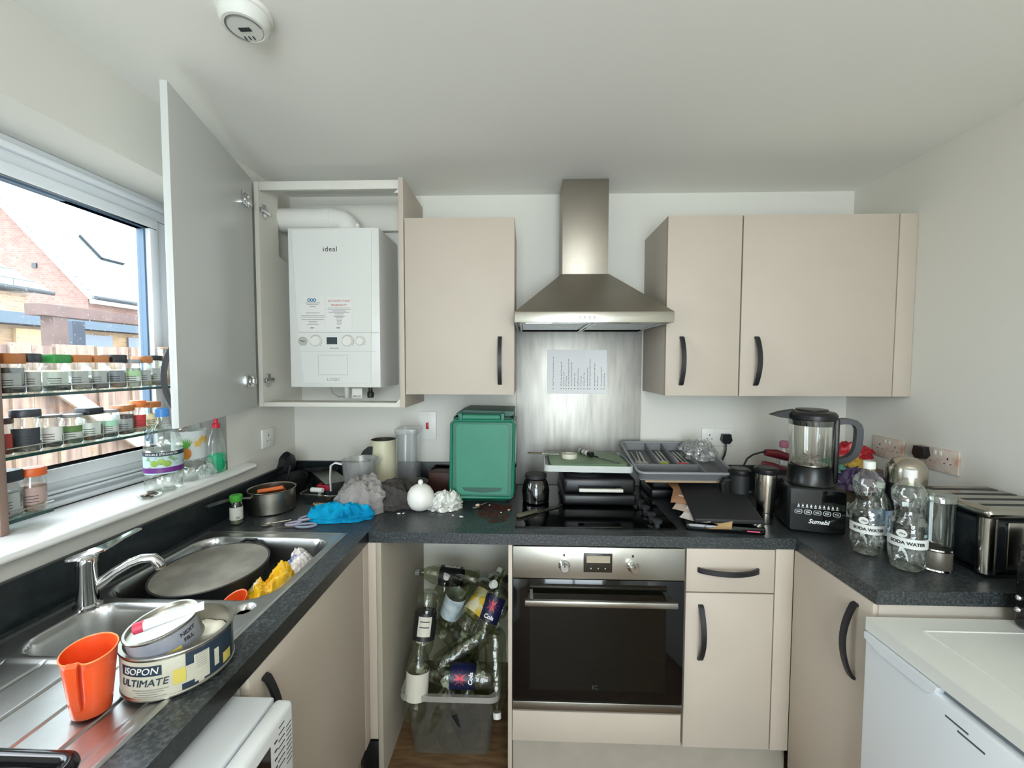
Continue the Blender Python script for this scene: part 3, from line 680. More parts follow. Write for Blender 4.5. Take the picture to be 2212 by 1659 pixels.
# ---------------------------------------------------------------- crumpled things
def crumple(name, loc, rx, ry, h, m, seed, fold=1, rot=0, n=84, rough=1, parent=None, top=.6, amp=None):
    """heaped crumpled sheet: a lumpy dome pushed in and out along its normal by ridged folds"""
    s = Vector((seed*3.7, seed*1.3, seed*.7)); amp = amp if amp is not None else .20*min(rx, ry, max(h, .02)*1.2)*fold
    k = 1/max(rx, ry)
    def base(u, r):
        a = 2*PI*u; ca, sa = math.cos(a), math.sin(a)
        lob = 1+.25*noise.noise(Vector((ca*1.2, sa*1.2, 0))+s)+.10*noise.noise(Vector((ca*3.5, sa*3.5, 1))+s)
        rr = math.sin(r*PI/2*1.12) if r < .9 else math.sin(.9*PI/2*1.12)*(1+.12*(r-.9)*10*(.5+.5*noise.noise(Vector((ca*3, sa*3, 4))+s)))
        lump = .80+.35*noise.noise(Vector((ca*r*1.6, sa*r*1.6, 7))+s)
        z = h*max(0, math.cos(min(1, r)*PI/2))**top*lump
        return Vector((ca*rr*lob*rx, sa*rr*lob*ry, z))
    def fn(u, v):
        p = base(u, v)
        e = 1e-2; du = base((u+e) % 1, v)-base(u-e, v); dv = base(u, min(1, v+e))-base(u, max(0, v-e))
        nn = du.cross(dv)
        nn = nn.normalized() if nn.length > 1e-9 else Vector((0, 0, 1))
        if nn.z < -.2 or (v < .05): nn = Vector((0, 0, 1))
        if nn.dot(Vector((p.x, p.y, abs(p.z)+.01))) < 0: nn = -nn
        q = p*k
        w = Vector((noise.noise(q*1.3+s), noise.noise(q*1.3+s+Vector((9, 0, 0))), noise.noise(q*1.3+s+Vector((0, 9, 0)))))
        def ridge(vv): return 1-2.2*abs(noise.noise(vv))
        f1 = ridge(Vector((q.x*.9+q.y*.5, q.y*2.6-q.x*1.3, q.z*.9))+w*1.5+s)
        f2 = ridge(Vector((q.x*1.8+q.y*1.2, q.y*4.6-q.x*2.6, q.z*1.6))+w*1.8+s*1.3)
        f3 = ridge(Vector((q.x*7, q.y*6, q.z*5))+w*3+s*1.7)
        p = p+nn*amp*(1.0*f1+.6*f2+.10*f3*rough-.35)*(1 if v < .93 else .5)
        p.z = max(p.z, .0008)
        return tuple(p)
    mb = MB().grid(lambda u, v: fn(u, max(v, 1e-4)), n, n//2, wrapu=True)
    return obj(name, mb, m, parent, loc=loc, rot=(0, 0, rot), sharp=80)
def fabric(name, c, c2=None, sc=220):
    return mat(name, c, .95, color2=c2, nscale=14, bump=.5, bscale=sc, spec=.1)
y_ = crumple('food_wrapper', (.440, -.880, .805), .055, .055, .115, mat('yellow_foil', '#e8b91c', .35, color2='#f0e6c0', nscale=16, lo=.5, hi=.62, bump=.4, bscale=60), 4, fold=1.6)
tag(y_, 'crumpled yellow food wrapper in the right corner of the sink bowl', 'wrapper')
y_ = crumple('crisp_packet', (.452, -.765, .80), .045, .045, .120, mat('white_blue_foil', '#e8e2de', .4, color2='#3d62a8', nscale=22, lo=.56, hi=.62, bump=.4, bscale=60), 8, fold=1.6)
tag(y_, 'crumpled white and blue packet at the far right of the sink bowl', 'packet')
M_orange = mat('orange_plastic', '#f2622a', .38); M_orin = mat('orange_inside', '#f87f35', .4)
sc_ = thing('measuring_scoop', 'small orange plastic cup lying in the sink bowl', 'cup', (.425, -.985, .848), rot=(R(24), R(-14), 0))
obj('cup_body', MB().open(True).lathe([(.022, 0), (.031, .055), (.033, .057), (.030, .056), (.021, .004), (.0001, .003)], 28), M_orange, sc_)

# orange jug on the drainer
oc = thing('orange_jug', 'translucent orange plastic jug with a grooved grip, standing on the drainer', 'jug', (.416, -1.350, WT+.002), rot=(0, 0, R(-15)))
oc.scale = (.80, .80, .88)
def jugr(a, z):
    r = .031+.0125*z/.118
    d = abs((a-R(-62)+PI) % (2*PI)-PI)
    return r*(1-.30*math.exp(-(d/.30)**2)*ss((z-.005)/.03)*.9)
def jug(u, v):
    a = 2*PI*u; z = .118*v; r = jugr(a, z)
    zz = z+(.006*math.cos(a-R(120)) if v > .9 else 0)
    return (r*math.cos(a)*1.12, r*math.sin(a), zz)
m_ = MB().grid(jug, 64, 20, wrapu=True)
m_.faces([(jugr(2*PI*i/64, 0)*math.cos(2*PI*i/64)*1.12, jugr(2*PI*i/64, 0)*math.sin(2*PI*i/64), 0) for i in range(64)], [list(range(64))])
jb = obj('jug_body', m_, mat('orange_translucent', '#ee5d2c', .35, coat=.2), oc, sharp=60)
jb.data.materials[0].node_tree.nodes['Principled BSDF'].inputs['Subsurface Weight'].default_value = .3
jb.data.materials[0].node_tree.nodes['Principled BSDF'].inputs['Subsurface Scale'].default_value = .02
obj('jug_rim', MB().tube([Vector(jug(k/64, 1))*1.0 for k in range(64)], .0016, 6, closed=True), mat('orange_rim', '#ff8a48', .3), oc)
g_ = []
for s_, r0 in ((0, 1),):
    a0 = R(-62); P0 = Vector((math.cos(a0)*1.12, math.sin(a0), 0))
    hp = [tuple(P0*(.042)+Vector((0, 0, .118))), tuple(P0*.047+Vector((0, 0, .112))), tuple(P0*.045+Vector((0, 0, .09))), tuple(P0*.040+Vector((0, 0, .05))), tuple(P0*.034+Vector((0, 0, .022)))]
    obj('grip', MB().tube(hp, 0, flat=([.020, .019, .016, .013, .010], .004, (-math.sin(a0), math.cos(a0), 0))), MATS['orange_translucent'], oc)

# filler tins
M_tin = mat('tin_metal', '#b9b7ae', .32, 1, noise_=.1); M_lbl = mat('label_offwhite', '#cfcdbd', .5, color2='#b7b4a2', nscale=12)
M_navy = mat('label_navy', '#1e3040', .5); M_lyel = mat('label_yellow', '#c9b95a', .5)
bt = thing('filler_tin', 'large open round tin with off-white and navy label on the drainer edge', 'tin', (.487, -1.252, WT+.003))
RB, HB = .0865, .078
obj('tin_body', MB().open(True).lathe([(RB-.002, 0), (RB, .002), (RB, .004), (RB-.002, .006), (RB-.002, HB-.005), (RB+.001, HB-.002), (RB, HB), (RB-.006, HB), (RB-.007, .012), (.0001, .012)], 72), M_tin, bt)
obj('filler_paste', MB().grid(lambda u, v: ((RB-.0075)*v*math.cos(2*PI*u), (RB-.0075)*v*math.sin(2*PI*u), .044+.010*noise.noise(Vector((v*math.cos(2*PI*u)*3, v*math.sin(2*PI*u)*3, 2)))), 48, 10, wrapu=True), mat('cream_paste', '#d9d3bf', .6, bump=.4, bscale=60), bt, sharp=80)
def band(r, z0, z1, a0, a1, n=24): return MB().lathe([(r, z0), (r, z1)], n, arc=(R(a0), R(a1)))
obj('label', band(RB-.0014, .007, HB-.007, 195, 372, 48), M_lbl, bt)
RW = RB-.0008
# camera looks from +x,-y... tin faces: view azimuth about -48 deg
nv = MB()
for a0, a1, z0, z1 in ((246, 294, .046, .064), (334, 378, .008, .071), (316, 333.9, .048, .071), (312, 328, .007, .018)): obj('label_block', MB().lathe([(RW, z0), (RW, z1)], 12, arc=(R(a0), R(a1))), M_navy, bt)
for a0, a1, z0, z1 in ((324, 340, .012, .062), (346, 352, .020, .052)): obj('label_box', MB().lathe([(RW+.0004, z0), (RW+.0004, z1)], 6, arc=(R(a0), R(a1))), M_lbl, bt)
for a0, a1, z0, z1 in ((304, 316, .022, .048), (358, 372, .012, .032)): obj('label_box', MB().lathe([(RW+.0003, z0), (RW+.0003, z1)], 6, arc=(R(a0), R(a1))), M_lyel, bt)
obj('lettering', text_mb('ISOPON', .0165, T(0, 0, .055) @ RZ(1), wrap=RW+.0006, shear=.2, space=1.0), M_white, bt)
obj('lettering', text_mb('ULTIMATE', .0175, T(0, 0, .034) @ RZ(3), wrap=RW+.0006, shear=.2, space=1.0), M_navy, bt)
tx = MB()
for i, (a0, a1) in enumerate(((262, 300), (266, 296), (268, 290), (262, 298))): tx.lathe([(RW+.0002, .021-.004*i), (RW+.0002, .0222-.004*i)], 10, arc=(R(a0), R(a1)))
for i in range(7): tx.lathe([(RW+.0006, .060-.004*i), (RW+.0006, .0612-.004*i)], 4, arc=(R(326), R(338)))
obj('small_print', tx, M_grink, bt)
s2 = thing('filler_tin', 'smaller round tin tilted on top of the large filler tin', 'tin', (.487, -1.276, WT+.064), rot=(R(9), R(-6), 0))
RS, HS = .055, .052
obj('tin_body', MB().open(True).lathe([(RS-.002, 0), (RS, .002), (RS-.002, .005), (RS-.002, HS-.004), (RS+.001, HS-.001), (RS, HS), (RS-.004, HS), (RS-.005, HS-.006), (.0001, HS-.006)], 56), M_tin, s2)
obj('label', band(RS-.0014, .006, HS-.006, 190, 380, 40), mat('label_grey', '#a5a5a8', .4, color2='#7b7f8c', nscale=14), s2)
obj('label_boxes', MB().lathe([(RS-.0006, .005), (RS-.0006, .018)], 10, arc=(R(306), R(334))), M_lyel, s2)
obj('lettering', text_mb('NEXT', .0105, T(0, 0, .034) @ RZ(80), wrap=RS-.0006), M_ink, s2)
obj('lettering', text_mb('FILL', .0105, T(0, 0, .022) @ RZ(79), wrap=RS-.0006), M_ink, s2)
tb = thing('paste_tube', 'white squeezed tube with a red cap lying on the smaller tin', 'tube', (.498, -1.31, WT+.122), rot=(R(8), R(-5), R(38)))
obj('tube_body', MB().open(True, True).grid(lambda u, v: ((v-.2)*.085, .0105*math.cos(2*PI*u)*(1+.25*v), .0095*math.sin(2*PI*u)*(1-.85*v)+.0095), 20, 10, wrapu=True), mat('tube_white', '#dcdce0', .4), tb)
obj('red_cap', MB().lathe([(.0095, 0), (.0095, .014), (.006, .016), (.0001, .016)], 20, T(-.016, 0, .0095) @ RY(-90)), mat('cap_red', '#c8405a', .4), tb)

# black dish at the bottom-left corner
dh = thing('roasting_tin', 'glossy black rounded dish rim at the near end of the drainer', 'dish', (.40, -1.545, WT+.001))
obj('dish', MB().prism(rrect(-.13, .115, -.10, .088, .02), 2, .0, .006).tube([(p[0], p[1], .020) for p in rrect(-.13, .115, -.10, .088, .022)], 0.011, 10, closed=True), mat('gloss_black', '#0d0f12', .15), dh)

# ================================================================ washing machine
wm = thing('washing_machine', 'white washing machine standing out from under the draining board', 'appliance', (.40, -1.54, 0), world=True)
wx = .702; wyy0, wyy1 = -1.84, -1.243
obj('casing', MB().box(.12, wx-.04, wyy0, wyy1, .005, .832, .004), M_app, wm)
obj('top_panel', MB().box(.12, wx-.038, wyy0, wyy1, .834, .851, .004), M_app, wm)
fp = obj('control_panel', MB().box(wx-.036, wx, wyy0, wyy1, .70, .850, .010, 3), mat('panel_white', '#e6e9ea', .3), wm)
obj('front_panel', MB().box(wx-.038, wx-.006, wyy0, wyy1, .01, .697, .006), M_app, wm)
obj('display_window', MB().box(wx, wx+.001, -1.60, -1.318, .715, .822), M_blkglass, fp)
tk = MB()
for i in range(6): tk.box(wx, wx+.0008, -1.306, -1.298, .815-.016*i, .818-.016*i)
for i in range(7): tk.box(wx, wx+.0008, -1.292-.001*i, -1.276, .832-.012*i, .8335-.012*i)
for i in range(9): tk.box(wx, wx+.0008, -1.270, -1.254, .815-.009*i, .816-.009*i)
obj('printed_marks', tk, M_ink, fp)
obj('porthole', MB().lathe([(.19, 0), (.19, .02), (.16, .03), (.13, .01), (.0001, .01)], 40, T(wx-.006, -1.54, .38) @ RY(90)), mat('porthole_grey', '#9aa0a4', .3), wm)

# ================================================================ freezer (right)
fz = thing('under_counter_fridge', 'white low fridge on the right with a flat lid, in front of the toaster', 'fridge', (2.33, -1.22, 0), world=True)
fy0, fy1, fx0, fx1 = -1.52, -.935, 2.032, 2.62
obj('casing', MB().box(fx0+.055, fx1, fy0, fy1, .01, .812, .004), M_app, fz)
obj('top_lid', MB().prism([(fx0, fy0), (fx1, fy0), (fx1, fy1), (fx0, fy1)], 2, .815, .848).prism([(2.125, fy0+.10), (fx1-.03, fy0+.10), (fx1-.03, -.99), (2.125, -.99)], 2, .848, .8484), mat('lid_white', '#dcded8', .35), fz)
rim = [(2.125, fy0+.10), (fx1-.03, fy0+.10), (fx1-.03, -.99), (2.125, -.99)]
obj('lid_trim', MB().tube([(x, y, .8485) for x, y in rim], .0022, 6, closed=True), MATS['lid_white'], fz)
dz = MB().box(fx0, fx0+.05, fy0, fy1, .02, .795, .006)
df_ = obj('door', dz, M_app, fz)
obj('door_grip', MB().prism([(fy1-.004, .812), (fy1-.004, .796), (fy1-.05, .785), (fy1-.17, .785), (fy1-.185, .797), (fy1-.19, .812)], 0, fx0-.006, fx0+.02), mat('grip_white', '#dfe4e8', .35), fz)
obj('lid_gap_shade', MB().box(fx0+.015, fx0+.05, fy0, fy1-.01, .797, .8145), mat('gap_shade_grey', '#6f767c', .6), fz)  # grey strip stands in for the shadow line under the lid
tk = MB()
for a, b, z in ((-1.215, -1.165, .752), (-1.185, -1.14, .763)): tk.box(fx0-.0006, fx0, a, b, z, z+.004)
obj('badge', tk, mat('badge_grey', '#50555a', .4), df_)
# black appliance at the right edge, standing on the fridge
ba = thing('black_appliance', 'black glossy appliance with two round chrome studs at the right picture edge', 'appliance', (2.48, -1.04, .8485), world=True)
obj('appliance_body', MB().box(2.370, 2.58, -1.16, -.955, .8495, 1.06, .012, 4), M_blkglass, ba)
for z in (.895, .925): obj('chrome_stud', MB().sphere((2.370, -.968, z), .007, 10), M_chrome, ba)

# ================================================================ smoke alarm, sockets
sm = thing('heat_alarm', 'round white heat alarm with a small dark window on the ceiling', 'alarm', (.50, -1.035, H), world=True)
A_ = T(.500, -1.035, H-.0005) @ RX(180)
obj('base', MB().lathe([(.058, 0), (.058, .010), (.055, .012)], 40, A_), M_white, sm)
obj('alarm_cover', MB().lathe([(.053, .011), (.052, .030), (.046, .038), (.040, .039), (.038, .036), (.036, .039), (.0001, .040)], 40, A_), mat('alarm_white', '#d6d8d2', .5), sm)
obj('alarm_window', MB().box(-.013, .013, -.005, .005, .0395, .0412, M=A_ @ RZ(0)), M_ink, sm)
vt = MB()
for i in range(3): vt.box(-.0165+.010*i, -.0145+.010*i, -.030, -.020, .0392, .0408, M=A_)
obj('vent_slots', vt, M_ink, sm)
rg_ = MB().tube([tuple(A_ @ Vector((.0375*math.cos(a), .0375*math.sin(a), .0395))) for a in [2*PI*k/36 for k in range(26)]], .0012, 5)
obj('cover_groove', rg_, mat('groove_grey', '#6d716f', .6), sm)

def plate(mb, M, w, h, t=.008): return mb.box(-w/2, w/2, -t, 0, -h/2, h/2, .003, 2, M)
s_ = thing('cooker_switch', 'tall white cooker switch plate with a red rocker beside the caddy', 'switch', (.669, -.0005, 1.197))
obj('plate', plate(MB(), None, .086, .142), M_white, s_)
obj('rocker', MB().box(-.007, .007, -.0125, -.008, -.016, .016, .001), mat('switch_red', '#b3202c', .35), s_)
s_ = thing('wall_socket', 'single white switched outlet on the left wall near the corner', 'socket', (.0005, -.222, 1.170), rot=(0, 0, R(90)))
obj('plate', plate(MB(), None, .084, .084), M_white, s_)
for x, z, w, h_ in ((0, .012, .004, .008), (-.010, -.012, .006, .003), (.010, -.012, .006, .003)): obj('pin_slot', MB().box(x-w/2, x+w/2, -.0086, -.008, z-h_/2, z+h_/2), M_ink, s_)
def dsocket(label, loc, rz, m=M_white):
    s_ = thing('wall_socket', label, 'socket', loc, rot=(0, 0, rz))
    obj('plate', plate(MB(), None, .146, .086), m, s_)
    for cx in (-.036, .036):
        for x, z, w, h_ in ((0, .010, .004, .008), (-.011, -.008, .006, .003), (.011, -.008, .006, .003)): obj('pin_slot', MB().box(cx+x-w/2, cx+x+w/2, -.0086, -.008, z-h_/2, z+h_/2), M_ink, s_)
        obj('switch', MB().box(cx*.28-.005, cx*.28+.005, -.0105, -.008, .018, .034, .001), M_white, s_)
    return s_
dsocket('double white wall socket right of the splashback', (2.072, -.0005, 1.152), 0)
M_dsock = mat('stained_white', '#cfc3b6', .5, color2='#b78f78', nscale=22, lo=.5, hi=.75)
dsocket('double socket on the right wall nearer the back corner, smeared', (W-.0005, -.240, 1.152), R(-90), M_dsock)
dsocket('double socket on the right wall behind the toaster, brown stained', (W-.0005, -.450, 1.152), R(-90), M_dsock)
def plug(label, M):
    loc = M.to_translation(); p = thing('mains_plug', label, 'plug', tuple(loc), rot=tuple(M.to_euler()))
    obj('plug_body', MB().prism([(-.024, -.010), (-.018, .020), (.018, .020), (.024, -.010), (.012, -.026), (-.012, -.026)], 1, -.034, -.009), M_black, p)
    return p
p = plug('black plug in the socket right of the splashback', T(2.108, -.0005, 1.150))
obj('flex', MB().tube([(0, -.02, -.026), (0, -.022, -.05), (-.008, -.03, -.075), (-.03, -.05, -.10), (-.05, -.06, -.115)], .0045, 8), M_black, p)
p = plug('black plug in the right-wall socket behind the toaster', T(W-.0005, -.400, 1.172) @ RZ(-90))
# ================================================================ spice rack on the sill
M_rackwood = mat('rack_wood', '#8d7568', .6, noise_=.15, nscale=10, stretch=(1, 1, .2))
M_edge = mat('shelf_glass_edge', '#24403c', .15)
rk = thing('spice_rack', 'wooden-ended rack with glass shelves standing in the window recess', 'rack', (-.11, -.9, 1.091), world=True)
obj('end_post', MB().box(-.138, -.074, -1.095, -1.078, 1.0915, 1.665, .002), M_rackwood, rk)
obj('end_post', MB().box(-.138, -.074, -.556, -.541, 1.255, 1.60, .002), M_rackwood, rk)
SZ = [1.121, 1.274, 1.421]
for i, (z, ye) in enumerate(zip(SZ, (-.985, -.557, -.557))):
    s = obj('glass_shelf', MB().box(-.140, -.078, -1.077, ye, z-.006, z), clear('shelf_glass', (.80, .88, .84), .03, .06, .4), rk)
    obj('shelf_edge', MB().box(-.0778, -.0755, -1.077, ye, z-.007, z+.0005), M_edge, s)
    obj('guard_rail', MB().tube([(-.075, -1.077, z+.020), (-.075, ye, z+.020)], .0018, 8), M_steel, s)
ORG, DK, GRN, BLK, SLV = '#b5703a', '#3a3d42', '#2f8a3c', '#1b1d20', '#8c8e8c'
JG = 'spice jars in the window rack'
def jar(y, z, x, w, h, lid, lidh, label, content, cfill, lab='#a3a7a2', sq=6, rz=0, lidw=1.04, group=JG, band_=None, name='spice_jar', text=None, cat='jar'):
    w *= 1.04; h *= 1.04; lidh *= 1.04
    t = thing(name, label, cat, (x-.052, -1.995+(y+1.995)*1.0425, z+.0006), rot=(0, 0, R(rz)), group=group)
    q = w/2; kw = dict(sq=sq)
    hb_ = h-lidh
    obj('jar_glass', MB().open(True).lathe([(q*.90, 0), (q, .004), (q, hb_*.80), (q*.86, hb_*.92), (q*.84, hb_+.003)], 32, sq=sq), clear('jar_glass', (.90, .93, .91), .04, .08, .5), t)
    obj('contents', MB().lathe([(q*.84, .004), (q*.93, .007), (q*.93, hb_*cfill), (.0001, hb_*cfill+.001)], 28, sq=sq), mat('spice_'+content[1:], content, .9, noise_=.35, nscale=150), t)
    ld = mat('lid_'+lid[1:], lid, .4, noise_=.1, nscale=30)
    obj('lid', MB().lathe([(q*lidw*.97, hb_), (q*lidw, hb_+.002), (q*lidw, h-.003), (q*lidw*.95, h), (.0001, h)], 32, sq=sq), ld, t)
    lm = mat('jarlabel_'+lab[1:], lab, .6)
    obj('label', MB().lathe([(q*1.012, hb_*.24), (q*1.012, hb_*.70)], 28, sq=sq, arc=(R(-110), R(20))), lm, t)
    pr = MB()
    if band_: obj('label_band', MB().lathe([(q*1.022, hb_*.46), (q*1.022, hb_*.70)], 28, sq=sq, arc=(R(-110), R(20))), mat('band_'+band_[1:], band_, .6), t)
    for k in range(3): pr.lathe([(q*1.03, hb_*(.30+.08*k)), (q*1.03, hb_*(.30+.08*k)+.0016)], 8, sq=sq, arc=(R(-70-6*k), R(-20)))
    obj('small_print', pr, M_ink, t)
    return t
X = -.056
jar(-1.082, SZ[2], X, .047, .096, ORG, .024, 'top-shelf jar with orange-brown lid and grey powder, furthest left', '#5f5a55', .86, rz=4)
jar(-1.033, SZ[2], X-.004, .040, .097, DK, .022, 'top-shelf jar with dark grey screw lid beside the green-lidded one', '#aaa79f', .35, sq=0, lab='#b0b2ae')
jar(-.983, SZ[2], X, .046, .096, GRN, .022, 'top-shelf jar with green lid, nearly empty', '#4a5044', .30, rz=6, lab='#b9c2b6')
jar(-.932, SZ[2], X, .046, .096, ORG, .020, 'top-shelf jar with orange-brown lid right of the green-lidded one', '#a89f90', .45, rz=-3)
jar(-.884, SZ[2], X, .044, .096, ORG, .020, 'top-shelf jar with orange-brown lid left of the black-lidded one', '#6f6a64', .6, rz=5)
jar(-.832, SZ[2], X, .044, .099, BLK, .023, 'top-shelf jar with square black lid and dark label', '#8b6f58', .6, rz=4, lab='#7d8388')
jar(-.784, SZ[2], X+.006, .044, .086, SLV, .012, 'top-shelf round jar with silver lid and pale green label', '#b9c3ae', .8, sq=0, lab='#bcc4b8', band_='#9fbf92')
jar(-.738, SZ[2], X-.006, .040, .096, ORG, .020, 'top-shelf jar with orange-brown lid right of the silver-lidded one', '#c8bf9e', .5, rz=3)
jar(-.694, SZ[2], X-.012, .036, .100, BLK, .016, 'top-shelf jar with dark lid next to the tall beige jar', '#8f8b80', .5)
# tall straight jar of grains
t = thing('storage_jar', 'tall clear jar of beige grain at the right end of the top shelf', 'jar', (X-.052, -.591, SZ[2]+.0006))
obj('jar_glass', MB().open(True).lathe([(.026, 0), (.028, .003), (.028, .125), (.026, .130)], 32), MATS['jar_glass'], t)
obj('contents', MB().lathe([(.025, .004), (.0262, .007), (.0262, .110), (.0001, .112)], 28), mat('grain', '#b59a84', .9, noise_=.3, nscale=90), t)
obj('lid', MB().lathe([(.0285, .128), (.0285, .134), (.0001, .136)], 28), mat('jar_lid_tan', '#a58a72', .5), t)
# middle shelf
jar(-1.096, SZ[1], X-.004, .040, .088, '#4b3633', .014, 'middle-shelf jar with dark lid and red label by the rack end', '#8c4a3a', .5, sq=0, lab='#a8433c')
jar(-1.056, SZ[1], X+.008, .050, .104, DK, .018, 'middle-shelf tall round jar with grey screw lid and black label', '#6c6760', .3, sq=0, lab='#32373c')
t = jar(-1.002, SZ[1], X, .048, .084, '#6b6a66', .006, 'middle-shelf glass tumbler half full of dark powder', '#56524f', .42, sq=0, lab='#e2e0da')
jar(-.952, SZ[1], X, .046, .080, SLV, .008, 'middle-shelf round jar with silver lid and dark green label band', '#66745a', .4, sq=0, lab='#c2c6bf', band_='#5b7a45')
jar(-.906, SZ[1], X, .044, .092, BLK, .018, 'middle-shelf jar with square black lid', '#6d523c', .6, rz=4, lab='#d0d6cc')
jar(-.858, SZ[1], X+.004, .042, .082, SLV, .008, 'middle-shelf round jar with silver lid and mint label band', '#404a3a', .55, sq=0, lab='#c2c6bf', band_='#9fcdb0')
jar(-.812, SZ[1], X, .042, .090, ORG, .018, 'middle-shelf jar with orange-brown lid and dark herbs', '#5c4534', .85, rz=4)
jar(-.764, SZ[1], X, .040, .100, '#e07a38', .020, 'middle-shelf round jar with bright orange lid and red label', '#c9a98e', .5, sq=0, lab='#c23b3b')
jar(-.716, SZ[1], X-.006, .042, .092, ORG, .018, 'middle-shelf jar with orange-brown lid behind the blue-capped bottle', '#d8c878', .7, rz=3, lab='#e0d6b0')
# bottom shelf
jar(-1.094, SZ[0], X, .042, .112, '#2a3036', .026, 'bottom-shelf jar with black lid beside the rack end', '#8d8f8c', .7, rz=4)
jar(-1.046, SZ[0], X+.006, .046, .108, '#d8642c', .020, 'bottom-shelf round jar with bright orange lid and brown spice', '#a9897c', .75, sq=0, lab='#a8918a')

# ================================================================ things on the sill
SL = 1.0912
PETB = [(.028, 0), (.040, .004), (.044, .018), (.044, .05), (.0425, .055), (.044, .06), (.044, .135), (.0425, .14), (.044, .145), (.040, .175), (.028, .205), (.016, .225), (.0135, .232), (.0135, .245)]
t = thing('squash_bottle', 'large empty squash bottle with blue cap and purple fruit label on the sill', 'bottle', (-.012, -.728, SL))
k_ = 1.13
obj('bottle_body', MB().open(True).lathe([(r*k_, z*.98) for r, z in PETB], 36), M_pet, t)
obj('cap', MB().lathe([(.0175, .238), (.0175, .262), (.015, .264), (.0001, .264)], 28), mat('cap_blue', '#3f7fc2', .4), t)
obj('label', MB().lathe([(.0505, .062), (.0505, .130)], 40, arc=(R(-160), R(80))), mat('squash_label', '#b9cfd6', .4, color2='#7fa06a', nscale=40, lo=.5, hi=.6), t)
obj('label_band', MB().lathe([(.0510, .118), (.0510, .131)], 40, arc=(R(-160), R(80))), M_navy, t)
obj('label_band', MB().lathe([(.0510, .066), (.0510, .082)], 40, arc=(R(-160), R(80))), mat('label_purple', '#6d2f80', .4), t)
for a, z in ((-75, .096), (-55, .101), (-38, .094)): obj('printed_fruit', MB().sphere((0, 0, 0), .010, 8, sy=.15, M=T(.0508*math.cos(R(a)), .0508*math.sin(R(a)), z) @ RZ(a+90)), mat('apple_green', '#8fb04a', .4), t)
obj('lettering', text_mb('DOUBLE STRENGTH', .0095, T(0, 0, .1245) @ RZ(35), wrap=.0516), M_white, t)
t = thing('squash_bottle', 'clear bottle with a pineapple label behind the large squash bottle on the sill', 'bottle', (-.030, -.605, SL))
obj('bottle_body', MB().open(True).lathe([(r*1.12, z*.98) for r, z in PETB], 36), M_pet, t)
obj('cap', MB().lathe([(.0175, .238), (.0175, .262), (.0001, .264)], 28), mat('cap_cerise', '#b0306a', .4), t)
obj('label', MB().lathe([(.0502, .078), (.0502, .175)], 40, arc=(R(-160), R(80))), mat('pineapple_label', '#cfd6d6', .4, color2='#d8b24a', nscale=18, lo=.55, hi=.6), t)
obj('printed_fruit', MB().sphere((0, 0, 0), .016, 10, sy=.10, sz=1.25, M=T(.0502*math.cos(R(-62)), .0502*math.sin(R(-62)), .100) @ RZ(28)), mat('pineapple_orange', '#d98a2c', .5, noise_=.3, nscale=200), t)
lf = MB()
for i in range(7):
    a = R(-50+100*i/6); lf.tube([(0, -.0515, .118), (.012*math.sin(a), -.0522, .118+.014*math.cos(a)), (.024*math.sin(a), -.0518, .118+.030*math.cos(a)+.004)], [.0030, .0030, .0004], 6, M=RZ(28))
obj('printed_leaves', lf, mat('leaf_green', '#5fae3a', .5), t)
# green washing-up liquid
t = thing('soap_bottle', 'clear dish soap bottle with red cap, half full of bright green liquid', 'bottle', (-.012, -.503, SL))
SP = [(.026, 0), (.031, .004), (.032, .012), (.032, .075), (.030, .11), (.022, .145), (.014, .162), (.012, .168)]
obj('bottle_body', MB().open(True).lathe(SP, 32, sx=.75, sy=1.15), clear('soap_pet', (.93, .95, .94), .05, .06, .5), t)
gl2 = clear('green_liquid', (.05, .90, .55), .1, .05, .2, haze=.45, haze_col=(.02, .80, .48))
obj('liquid', MB().lathe([(.024, .003), (.0295, .006), (.030, .012), (.030, .066), (.0001, .066)], 32, sx=.75, sy=1.15), gl2, t)
obj('cap', MB().lathe([(.013, .166), (.013, .182), (.007, .186), (.007, .200), (.0001, .202)], 24), mat('cap_red2', '#d0283c', .4), t)
obj('label', MB().lathe([(.0322, .020), (.0322, .062)], 20, sx=.75, sy=1.15, arc=(R(-118), R(-70))), M_plast, t)
t = crumple('plastic_bag', (-.005, -.560, SL), .024, .022, .045, clear('bag_clear', (.93, .94, .95), .12, .1, .6, haze=.12, bump=.8, bscale=60), 5, fold=1.5)
tag(t, 'small crumpled clear plastic bag on the sill beside the soap bottle', 'bag')
t = thing('coin_dish', 'small clear dish of coins at the front of the window sill', 'dish', (.008, -.800, SL))
obj('dish', MB().open(True).lathe([(.022, 0), (.030, .006), (.031, .007)], 28), MATS['jar_glass'], t)
cm = MB(); rs = random.Random(9)
for i in range(9): cm.lathe([(.0105, 0), (.0105, .0018), (.0001, .0018)], 14, T(rs.uniform(-.014, .014), rs.uniform(-.016, .016), .002+.0018*i*.7) @ RX(rs.uniform(-12, 12)) @ RY(rs.uniform(-12, 12)))
o = obj('coins', cm, mat('coin_metal', '#9b9184', .35, .9, noise_=.3, nscale=60), t); o['kind'] = 'stuff'
